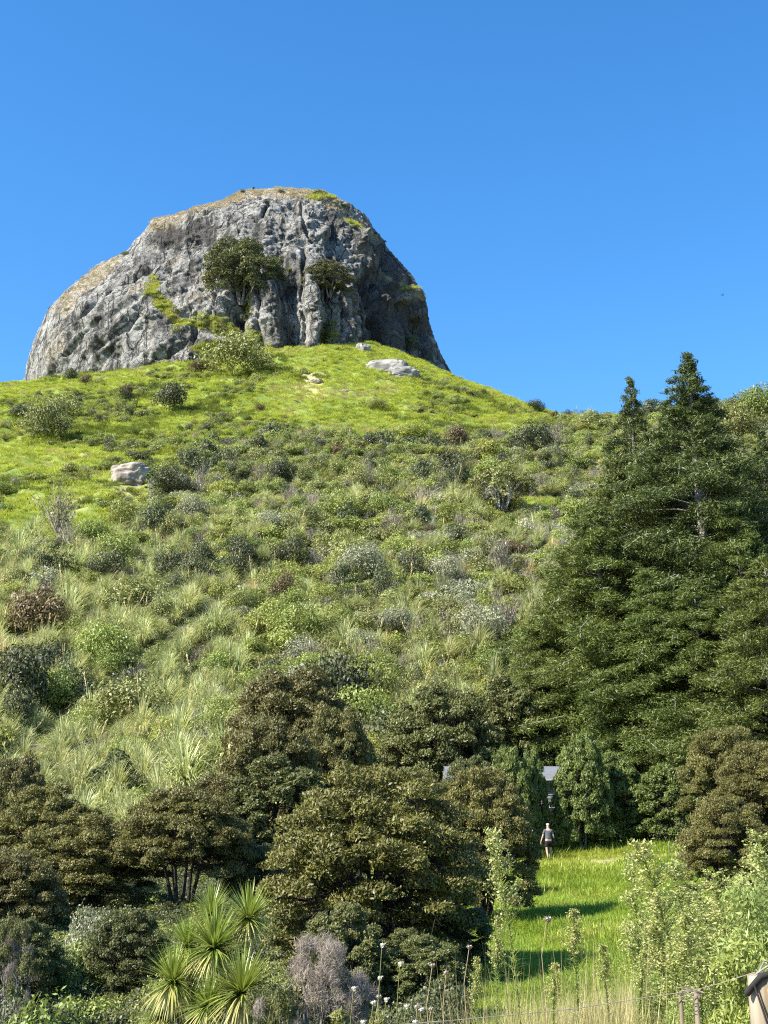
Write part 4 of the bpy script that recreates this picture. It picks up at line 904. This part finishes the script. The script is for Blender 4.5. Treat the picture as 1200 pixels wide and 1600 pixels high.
kk = (px_ > 690 + 8 * (yv - 9) + rng.normal(size=n_) * 30); GP = GP[kk]; px_ = px_[kk]; n_ = len(GP); sc = rng.uniform(.35, 1.0, n_) * (.75 + .5 * ss(-.4, .4, fbm(GP[:, 0] * 1.5, GP[:, 1] * 1.2, 0, 2)))
gsel = np.where(px_ < 830, rng.choice(4, n_, p=[.22, .14, .60, .04]), np.where(px_ < 1050, rng.choice(4, n_, p=[.40, .33, .07, .20]), rng.choice(4, n_, p=[.2, .15, .3, .35])))
scatter('long_dry_grass', XG, GP, np.stack([np.zeros(n_), np.zeros(n_), rng.uniform(0, 6.28, n_)], -1), np.stack([sc] * 3, -1), gsel,
        label='long straw coloured grass along the fence in front', category='grass')

# ------------------------------------------------------------------ cabbage tree
def head_mesh(mat, mat2, n=150, Lh=.8):
    s = Soup(); d = rdir(n); d[:, 2] = d[:, 2] + .02; d = unit(d)
    Q, sg = blades(d * .05, d, Lh * rng.uniform(.75, 1.1, n), .034, np.clip(.06 + .16 * (1 - d[:, 2]), 0, .4), 5)
    old = np.tile((d[:, 2] < -.25), sg); tn = np.tile(rng.uniform(0, 1, n), sg)
    s.quads(Q[~old], tn[~old], mat); s.quads(Q[old], tn[old], mat2); return s.mesh('leaf_head')
HD = [head_mesh(M['cabbage'], M['cabbage_old'], 520, .72), head_mesh(M['cabbage'], M['cabbage_old'], 460, .70), head_mesh(M['cabbage'], M['cabbage_old'], 460, .68)]
YC = 20.; cb = on(330, YC); t = thing('cabbage_tree', 'cabbage tree with several round heads of sword leaves', 'tree', cb)
s = Soup(); heads = [(335, 1482, 0, 1.0, 0), (388, 1436, .5, .82, 1), (270, 1535, -.2, .85, 2), (325, 1572, -.5, .72, 1), (378, 1552, -.6, .98, 0), (292, 1478, .4, .72, 2), (330, 1430, .7, .72, 1), (250, 1590, .2, .6, 2)]
fork = np.array([0, 0, 1.2]); s.tube([(0, 0, -.4), (0, 0, .6), fork], [.16, .13, .12], M['barkgrey'], 8)
for (hx, hy, dy, hsc, kx) in heads:
    q = at(hx, hy, YC + dy) - cb; s.tube([fork, (fork + q) / 2 + np.array([q[0] * .15, 0, -.1]), q], [.09, .07, .05], M['barkdark'], 7)
obj('trunk', s.mesh('trunk'), t)
for (hx, hy, dy, hsc, kx) in heads:
    h_ = obj('leaf_head', HD[kx], t, at(hx, hy, YC + dy) - cb, rng.uniform(0, 6.28), hsc * .98)

# ------------------------------------------------------------------ tall weeds by the fence
def fleabane_parts(Ht=1.7, pan=.38, wide=.16, leafy=1.0):
    s = Soup(); bend = rng.normal(size=2) * .05
    ax = lambda f: np.stack([bend[0] * f * f * Ht, bend[1] * f * f * Ht, f * Ht], -1)
    s.tube([ax(f) for f in np.linspace(0, 1, 8)], np.linspace(.008, .003, 8), M['stem'], 5); st = s.mesh('stem')
    s = Soup(); n = int(300 * leafy); f = np.sort(rng.uniform(.08, .95, n)); a = np.arange(n) * 2.4; el = rng.uniform(.15, .9, n)
    d = np.stack([np.cos(a) * np.cos(el), np.sin(a) * np.cos(el), np.sin(el)], -1)
    Q, sg = blades(ax(f), d, rng.uniform(.08, .15, n) * (1.15 - .5 * f), .010, rng.uniform(.2, .7, n), 4); s.quads(Q, np.tile(rng.uniform(0, 1, n), sg), M['fleabane']); lv = s.mesh('leaves')
    s = Soup(); m_ = 60; f = 1 - pan + pan * rng.uniform(0, 1, m_) ** .9
    for k in range(m_):
        a = rng.uniform(0, 6.28); w_ = wide * (1.05 - ((f[k] - 1 + pan) / pan) * .75) * rng.uniform(.6, 1.1); p0 = ax(f[k]); e = p0 + np.array([math.cos(a) * w_, math.sin(a) * w_, w_ * 1.15])
        s.tube([p0, (p0 + e) / 2 + np.array([math.cos(a), math.sin(a), 0]) * w_ * .12, e], [.0022, .0018, .0012], M['stem'], 3)
        q = 20; tt = rng.uniform(.25, 1.05, q)[:, None]; c_ = p0 + (e - p0) * tt + rng.normal(size=(q, 3)) * .012
        s.quads(cards(c_, rdir(q), rng.uniform(.014, .026, q), .011), rng.uniform(0, 1, q), M['bud'])
    return st, lv, s.mesh('flower_panicle')
FL = [fleabane_parts(), fleabane_parts(pan=.45, wide=.13), fleabane_parts(pan=.3, wide=.10), fleabane_parts(pan=.55, wide=.18), fleabane_parts(pan=.4, wide=.2)]
for px, Y, top, wsc, k, lab in [
 (808, 9.0, 1284, .95, 0, 'tallest leafy fleabane in front of the paddock, left one'), (772, 9.4, 1425, .8, 2, 'short fleabane with few buds left of the tallest one'), (902, 9.6, 1415, .8, 2, 'thin short fleabane right of the tallest one'),
 (1002, 8.8, 1322, 1.0, 1, 'fleabane with a narrow plume at the left of the right hand clump'), (1064, 8.6, 1300, 1.25, 0, 'highest plumed fleabane of the right hand clump'), (1092, 9.2, 1338, 1.1, 4, 'fleabane just right of the highest plume'),
 (1038, 9.4, 1385, 1.0, 1, 'straw toned fleabane between the two plumed ones'), (1112, 8.2, 1400, 1.0, 1, 'fleabane leaning by the leafy right bush'), (1018, 10, 1395, .9, 2, 'faint fleabane behind the narrow plume'),
 (1050, 8.1, 1420, .9, 2, 'short fleabane in front of the clump'), (1082, 8.0, 1440, .9, 1, 'low fleabane above the broken batten'), (955, 9.2, 1470, .7, 2, 'small fleabane between the two clumps'), (1135, 9.4, 1385, 1.0, 3, 'bushy fleabane left of the leafy right bush'),
 (1150, 8.8, 1350, 1.1, 3, 'fleabane in front of the lower right manuka'), (1178, 9.2, 1330, 1.1, 4, 'fleabane near the tall leafy bush at the right edge'), (1128, 7.8, 1440, 1.0, 2, 'low leafy fleabane above the wire near the post'), (1062, 9.6, 1430, 1.0, 0, 'pale fleabane filling the middle of the right hand clump'),
 (1025, 8.4, 1450, .9, 1, 'low fleabane at the foot of the narrow plume'), (984, 8.6, 1480, .8, 2, 'little leafy fleabane left of the right hand clump'), (1100, 7.4, 1490, .9, 2, 'short fleabane just behind the wire'), (740, 9, 1490, .6, 2, 'short fleabane in the yellow grass'), (1190, 8.4, 1290, 1.2, 3, 'tall fleabane beside the leafy bush at the right edge'), (1165, 10, 1365, 1.1, 4, 'hazy fleabane in front of the right frame edge manuka'), (1118, 10.4, 1370, 1.1, 3, 'far fleabane behind the bushy one'), (1072, 10.8, 1390, 1.1, 4, 'far fleabane right of the straw toned one'),
 (1030, 11, 1420, 1.0, 3, 'far fleabane at the back of the clump'), (1008, 9.6, 1440, 1.0, 4, 'half height fleabane under the narrow plume'), (1098, 8.8, 1450, 1.1, 4, 'half height fleabane under the highest plume'), (1170, 8, 1460, 1.0, 3, 'half height fleabane above the fence post'),
 (860, 8.6, 1500, .7, 2, 'short leafy fleabane in dry grass right of the tallest one')]:
    wsc *= rng.uniform(.95, 1.35) if px > 900 else 1.0; q_ = at(px, top, Y); p = np.array([q_[0], Y, float(H(q_[0], Y))]); zt = float(at(px, top, Y)[2]); kz = (zt - p[2]) / 1.78
    t = thing('fleabane', lab, 'weed', p, rng.uniform(0, 6.28), (wsc, wsc, kz), 'tall fleabane weeds along the fence')
    t.rotation_euler = (0, rng.normal() * (.075 if px > 900 else .012), rng.uniform(-.4, .4))
    for nm, m_ in zip(('stem', 'leaves', 'flower_panicle'), FL[k]): obj(nm, m_, t)
RB = [shrub_mesh(M['bright'], 9000, .13, 46, tall=4.6, twigs=False, asp=.3), shrub_mesh(M['fleabane'], 9000, .12, 46, tall=4.6, twigs=False, asp=.26)]
for px, Y, wd, top, k, lab in [(1196, 7.4, 150, 1262, 1, 'tall leafy bush at the right frame edge'), (1165, 7.0, 130, 1400, 0, 'bright leafy bush beside the fence post'), (1128, 8.6, 110, 1440, 1, 'leafy bush left of the bright one by the post'), (1090, 7.8, 90, 1500, 1, 'low leafy plant behind the broken batten'), (1185, 9.6, 120, 1340, 1, 'leafy bush behind the fleabanes at the right'), (1040, 10, 110, 1480, 1, 'leafy thicket at the foot of the right hand fleabanes'), (1140, 10.2, 120, 1420, 1, 'leafy thicket in the middle of the right side weeds')]:
    p = on(px, Y); zt = float(at(px, top, Y)[2]); k_ = wd * Y / F / 1.9
    tag(obj('bush', RB[k], None, p, rng.uniform(0, 6.28), (k_, k_, (zt - p[2]) / 3.7)), lab, 'bush')
# dried wild carrot
M['seed'] = solid_mat('dry_seed', (.45, .36, .30), (.75, .66, .58), 60)
M['seedw'] = solid_mat('white_flower', (.62, .62, .52), (.85, .84, .76), 60)
def carrot_parts(white):
    s = Soup(); s.tube([(0, 0, 0), (.02, .01, .45), (.0, .02, .8), (.03, .0, 1.0)], [.004, .0035, .003, .0025], M['stem'] if white else M['drystem'], 4); st = s.mesh('stem')
    s = Soup(); top = np.array([.03, 0, 1.0]); n = 26; a = rng.uniform(0, 6.28, n); rr = .009 if white else .013
    for k in range(n):
        q = top + np.array([math.cos(a[k]) * rr * rng.uniform(.3, 1), math.sin(a[k]) * rr * rng.uniform(.3, 1), rng.uniform(.010, .022)])
        s.tube([top, (top + q) / 2 + np.array([math.cos(a[k]), math.sin(a[k]), 0]) * rr * .5, q], [.001, .001, .001], M['drystem'], 3)
        s.quads(cards(q + rng.normal(size=(5, 3)) * .003, rdir(5), .009, .007), .5, M['seedw'] if white else M['seed'])
    return st, s.mesh('flower_head')
CW = carrot_parts(True); CDy = carrot_parts(False)
for px, py_, Y, wh, lab in [
 (590, 1475, 9, 1, 'highest small white flower bud over the dark manuka base'), (618, 1504, 9, 1, 'white bud right of the highest white bud'), (587, 1526, 9.2, 1, 'white bud below the highest white bud'), (545, 1543, 9, 1, 'leftmost white bud above the grey twigs'),
 (585, 1556, 9, 0, 'greyish bud under the cluster of white buds'), (596, 1560, 9.1, 1, 'white bud next to the greyish bud'), (576, 1566, 8.8, 1, 'lowest left white bud of the cluster'), (627, 1571, 9, 1, 'white bud left of the two dried seed heads'),
 (645, 1570, 8.6, 0, 'large dried seed head at bottom centre'), (652, 1577, 9, 1, 'pale bud touching the large dried seed head'), (666, 1575, 9, 0, 'dried seed head right of the large bottom one'), (669, 1507, 9, 0, 'round pinkish seed head on a leaning stalk'),
 (690, 1517, 9, 0, 'brown seed head right of the round pinkish one'), (727, 1478, 9, 0, 'flat brown seed head above the yellow grass'), (848, 1436, 8.8, 0, 'round pale seed head in front of the paddock shadow'), (640, 1596, 8.8, 1, 'white bud at the bottom frame edge'), (559, 1596, 8.8, 1, 'white bud at the bottom frame edge left of the others')]:
    p = at(px, py_ + 6, Y); g0 = float(H(p[0], Y)); t = thing('wild_carrot', lab, 'weed', (p[0], Y, g0), rng.uniform(-.6, .6), 1, 'dried wild carrot stalks in front')
    hh = p[2] - g0; st, fh = (CW if wh else CDy)
    k = 1.5 if py_ == 1436 else 1.15
    obj('stem', st, t, sc=(1, 1, hh)); obj('flower_head', fh, t, loc=(0, 0, hh - k), sc=(k, k, k))

# ------------------------------------------------------------------ fence
M['post'] = solid_mat('weathered_post', (.15, .115, .07), (.36, .31, .23), 9, .85, .01, 6, (1, 1, .15))
M['wire'] = solid_mat('wire', (.20, .17, .14), (.34, .30, .25), 30, .6)
M['tag'] = solid_mat('orange_tag', (.50, .27, .03), (.62, .36, .05), 40)
M['black'] = solid_mat('black_rubber', (.012, .012, .012), (.03, .03, .03), 40)
YP = 4.6; pb = at(1207, 1522, YP); gz = float(H(pb[0], YP)); t = thing('fence_post', 'weathered round wooden fence post cut by the right frame edge', 'fence post', (pb[0], YP, gz)); ph_ = pb[2] - gz
s = Soup(); zs = np.linspace(-.3, ph_, 9); s.tube([(.02 * math.sin(z_ * 3), 0, z_) for z_ in zs], .083 + .006 * np.sin(zs * 9), M['post'], 18, cap=True); obj('post', s.mesh('post', False), t)
s = Soup(); s.box((-.018, -.092, ph_ - .085), (.055, .006, .095), M['tag']); tg_ = obj('tag', s.mesh('tag'), t)
s = Soup()
for zz in (.035, 0., -.03):
    s.box((-.018, -.0965, ph_ - .085 + zz), (.036, .003, .005), M['black'])
for xx in (-.016, .002, .016): s.box((-.018 + xx, -.0965, ph_ - .085 + .017), (.005, .003, .03), M['black'])
s.box((-.032, -.0965, ph_ - .1), (.005, .003, .03), M['black']); obj('lettering', s.mesh('lettering'), tg_)
s = Soup(); s.tube([(-.08, -.06, ph_ - .03), (-.05, -.09, ph_ - .16), (-.035, -.093, ph_ - .3), (-.02, -.095, ph_ - .42)], .004, M['black'], 5)
s.tube([(-.10, -.03, ph_ - .06), (-.06, -.07, ph_ - .0), (0, -.06, ph_ + .012), (.05, 0, ph_ + .01)], .012, M['black'], 6); obj('rubber_strap', s.mesh('strap'), t)
s = Soup(); s.tube([(-.07, -.05, ph_ + .005), (-.03, -.05, ph_ + .03), (.03, -.03, ph_ + .02), (.08, 0, ph_ + .03)], .0035, M['barkgrey'], 6); s.tube([(-.05, -.02, ph_ + .01), (-.02, .02, ph_ + .04), (.04, .01, ph_ + .03)], .0035, M['barkgrey'], 6); obj('insulator', s.mesh('insulator'), t)
s = Soup(); wp = [at(1180, 1519, YP - .02), at(1120, 1538, YP + .05), at(1078, 1549, YP + .1), at(1000, 1560, YP + .1), at(900, 1576, YP), at(800, 1586, YP - .05), at(700, 1595, YP - .1), at(600, 1603, YP - .15), at(400, 1625, YP - .2), at(100, 1680, YP - .3)]
s.tube(wp, .0015, M['wire'], 5); tag(obj('fence_wire', s.mesh('wire')), 'thin sagging fence wire running left from the post', 'wire')
bb = at(1076, 1548, YP + .12); gz = float(H(bb[0], YP + .12)); hb = bb[2] - gz
t = thing('fence_batten', 'thin split pale batten holding up the wire', 'fence batten', (bb[0], YP + .12, gz))
s = Soup(); s.tube([(-.02, 0, -.2), (-.022, 0, hb * .6), (-.03, 0, hb - .01)], [.009, .009, .007], M['post'], 6, cap=True); s.tube([(.03, .01, -.2), (.028, .0, hb * .6), (.025, 0, hb)], [.010, .010, .009], M['post'], 6, cap=True); obj('batten', s.mesh('batten'), t)
s = Soup()
for q in range(4):
    a = np.linspace(0, 5.5, 12) + q; s.tube(np.stack([np.cos(a) * .03 * (1 + .2 * q), np.sin(a) * .02 - .02, hb + .0 + .008 * q - .02 + np.sin(a * 1.3 + q) * .01], -1), .0014, M['wire'], 4)
obj('wire_knot', s.mesh('knot'), t)

# ------------------------------------------------------------------ white house
hw = solid_mat('white_weatherboard', (.72, .72, .70), (.82, .82, .80), 3, .6); hr = solid_mat('pale_iron_roof', (.66, .64, .60), (.76, .74, .70), 2, .8, spec=.2)
YH = 68.6; a0 = at(708, 1230, YH); a1 = at(877, 1230, YH); zb = float(H((a0[0] + a1[0]) / 2, YH)) - .5; zw = float(at(800, 1216, YH)[2]); zr = float(at(800, 1196, YH)[2])
xc = (a0[0] + a1[0]) / 2; hx_ = (a1[0] - a0[0]) / 2; dp = 2.4
t = thing('house', 'white house half hidden behind manuka and conifers', 'house', (xc, YH + dp, zb)); zw -= zb; zr -= zb
s = Soup(); s.box((0, 0, zw / 2), (2 * hx_, 2 * dp, zw), hw)
for k in range(int(zw / .18)): s.box((0, -dp - .012, .1 + k * .18), (2 * hx_, .02, .012), hw)
for sg_ in (-1, 1): s.raw([[sg_ * hx_, -dp, zw], [sg_ * hx_, dp, zw], [sg_ * hx_, 0, zr - .1]], [[0, 1, 2, 2]], .5, hw)
obj('wall', s.mesh('wall'), t); s = Soup(); ov = .35; th_ = .07
for sg_ in (-1, 1):
    V = [[-hx_ - ov, sg_ * (dp + ov), zw - .12], [hx_ + ov, sg_ * (dp + ov), zw - .12], [hx_ + ov, 0, zr], [-hx_ - ov, 0, zr]]; V2 = [[a, b, c_ + th_] for a, b, c_ in V]
    s.raw(V + V2, [[0, 1, 2, 3], [4, 5, 6, 7], [0, 1, 5, 4], [0, 3, 7, 4], [1, 2, 6, 5]], .5, hr)
obj('roof', s.mesh('roof'), t)
gl = solid_mat('dark_glass', (.02, .025, .03), (.05, .06, .07), 2, .08, spec=.6)
for wx in (-2.1, .3, 2.0):
    s = Soup(); s.box((wx, -dp - .03, 1.9), (1.1, .06, 1.0), hw); f_ = obj('window', s.mesh('window'), t)
    s = Soup(); s.box((wx, -dp - .065, 1.9), (.95, .02, .85), gl); obj('pane', s.mesh('pane'), f_)

# ------------------------------------------------------------------ person walking away
pp = on(858, 64.0); skin = solid_mat('skin', (.50, .33, .24), (.56, .38, .28), 8, .55)
shirt = solid_mat('grey_shirt', (.10, .105, .13), (.14, .145, .17), 6, .85); shorts = solid_mat('black_shorts', (.012, .012, .015), (.022, .022, .025), 6, .85)
cap_m = solid_mat('white_cap', (.75, .75, .73), (.82, .82, .80), 6, .8); shoe = solid_mat('grey_shoe', (.18, .17, .16), (.25, .24, .22), 8, .8); sock = solid_mat('pale_sock', (.6, .6, .58), (.7, .7, .68), 8)
t = thing('person', 'person in white cap, grey shirt and black shorts walking away', 'person', (pp[0], 64.0, pp[2] + .02), R(8))
def skinned(name, verts, edges, radii, mat, roots=(0,), sub=2):
    me = bpy.data.meshes.new(name); me.from_pydata(verts, edges, []); me.materials.append(mat); o = obj(name, me, t)
    m_ = o.modifiers.new('skin', 'SKIN'); m_.use_smooth_shade = True
    for k, r_ in enumerate(radii):
        d_ = me.skin_vertices[0].data[k]; d_.radius = r_ if isinstance(r_, tuple) else (r_, r_); d_.use_root = k in roots
    sb = o.modifiers.new('smooth', 'SUBSURF'); sb.levels = sub; sb.render_levels = sub; return o
# walks towards +Y (away from the camera)
V = [(0, 0, .92), (0, .01, 1.10), (0, .02, 1.28), (0, .02, 1.42), (0, .03, 1.50), (0, .05, 1.575), (0, .055, 1.66),
     (.10, 0, .86), (.11, .10, .50), (.11, .02, .10), (.11, .14, .045), (-.10, 0, .86), (-.10, -.02, .49), (-.10, -.20, .14), (-.10, -.10, .05),
     (.17, .02, 1.40), (.25, -.02, 1.14), (.27, .10, .92), (.275, .13, .85), (-.17, .02, 1.40), (-.27, .03, 1.14), (-.36, .0, .92), (-.385, .01, .85)]
E = [(0, 1), (1, 2), (2, 3), (3, 4), (4, 5), (5, 6), (0, 7), (7, 8), (8, 9), (9, 10), (0, 11), (11, 12), (12, 13), (13, 14), (3, 15), (15, 16), (16, 17), (17, 18), (3, 19), (19, 20), (20, 21), (21, 22)]
Rr = [(.15, .105), (.135, .095), (.155, .105), (.14, .09), (.055, .055), (.078, .088), (.07, .08), .092, .058, .038, .04, .092, .058, .038, .04, .055, .042, .030, (.034, .018), .055, .042, .030, (.034, .018)]
k = len(V)
for hi, sgn in ((18, 1), (22, -1)):   # fingers and thumb, slightly curled
    hv = np.array(V[hi])
    for q in range(5):
        off = (q - 1.5) * .018 if q < 4 else -.04; ln = (.034, .040, .038, .030, .026)[q]
        p0 = hv + np.array([0, off, -.005]); p1 = hv + np.array([sgn * .004, off * 1.2, -.02 - ln]); p2 = p1 + np.array([-sgn * .012, 0, -ln * .7])
        V += [tuple(p0), tuple(p1), tuple(p2)]; E += [(hi, k), (k, k + 1), (k + 1, k + 2)]; Rr += [.009, .008, .007]; k += 3
skinned('body', V, E, Rr, skin)
skinned('shirt', [(0, 0, .93), (0, .01, 1.10), (0, .02, 1.28), (0, .02, 1.42), (0, .025, 1.46), (.17, .02, 1.405), (.235, -.005, 1.22), (-.17, .02, 1.405), (-.25, .025, 1.21)],
        [(0, 1), (1, 2), (2, 3), (3, 4), (3, 5), (5, 6), (3, 7), (7, 8)], [(.18, .125), (.165, .115), (.175, .125), (.155, .105), (.07, .07), .07, .062, .07, .062], shirt)
skinned('shorts', [(0, 0, .97), (0, 0, .90), (.105, .02, .80), (.115, .07, .60), (-.105, 0, .80), (-.11, -.01, .59)], [(0, 1), (1, 2), (2, 3), (1, 4), (4, 5)], [(.165, .115), (.16, .115), .105, .088, .105, .088], shorts)
skinned('cap', [(0, .055, 1.66), (0, .05, 1.70), (0, .045, 1.735)], [(0, 1), (1, 2)], [(.088, .098), (.082, .09), (.05, .055)], cap_m)
skinned('cap_brim', [(0, .12, 1.685), (0, .19, 1.675)], [(0, 1)], [(.07, .012), (.06, .009)], cap_m)
for nm, a, b_ in (('shoe', (.11, -.02, .045), (.11, .17, .035)), ('shoe', (-.10, -.22, .10), (-.10, -.06, .04))): skinned(nm, [a, b_], [(0, 1)], [.05, .042], shoe)
bag = solid_mat('black_bag', (.015, .015, .018), (.03, .03, .035), 10, .7)
skinned('shoulder_bag', [(.24, .06, 1.12), (.27, .06, .92), (.26, .06, .74)], [(0, 1), (1, 2)], [(.05, .07), (.085, .11), (.06, .09)], bag)

# a few thin pale stakes and a batten by the track
s = Soup(); s.tube([(0, 0, -.2), (.01, 0, .95)], .022, M['barkmid'], 6, cap=True); sk = s.mesh('stake')
for px, Y, k, lab in [(890, 66.3, 1.0, 'short pale stake in the grass right of the person'), (938, 67, .8, 'thin pale stake at the edge of the conifer shade'), (1046, 62, .9, 'grey weathered stake right of the track')]:
    tag(obj('stake', sk, None, on(px, Y), 0, (1, 1, k)), lab, 'stake')

# ------------------------------------------------------------------ bird
bk = solid_mat('bird_feather', (.012, .012, .014), (.03, .03, .035), 10, .8); q = at(1129, 461, 150); t = thing('bird', 'tiny dark bird in the sky at right', 'bird', q, .6)
s = Soup(); xs = np.linspace(-.16, .16, 7); s.tube([(x_, 0, 0) for x_ in xs], .05 * np.sqrt(np.clip(1 - (xs / .17) ** 2, 0, 1)) + .004, bk, 8); obj('body', s.mesh('body'), t)
for sg_ in (-1, 1):
    s = Soup(); V = [[.06, 0, .02], [-.06, 0, .02], [-.04, sg_ * .22, .09], [.05, sg_ * .2, .10], [-.06, sg_ * .36, .04]]; s.raw(V + [[a, b_, c_ + .008] for a, b_, c_ in V], [[0, 1, 2, 3], [3, 2, 4, 4], [5, 6, 7, 8], [8, 7, 9, 9], [0, 3, 8, 5], [1, 2, 7, 6]], .5, bk); obj('wing', s.mesh('wing'), t)
print('objects', len(bpy.data.objects))
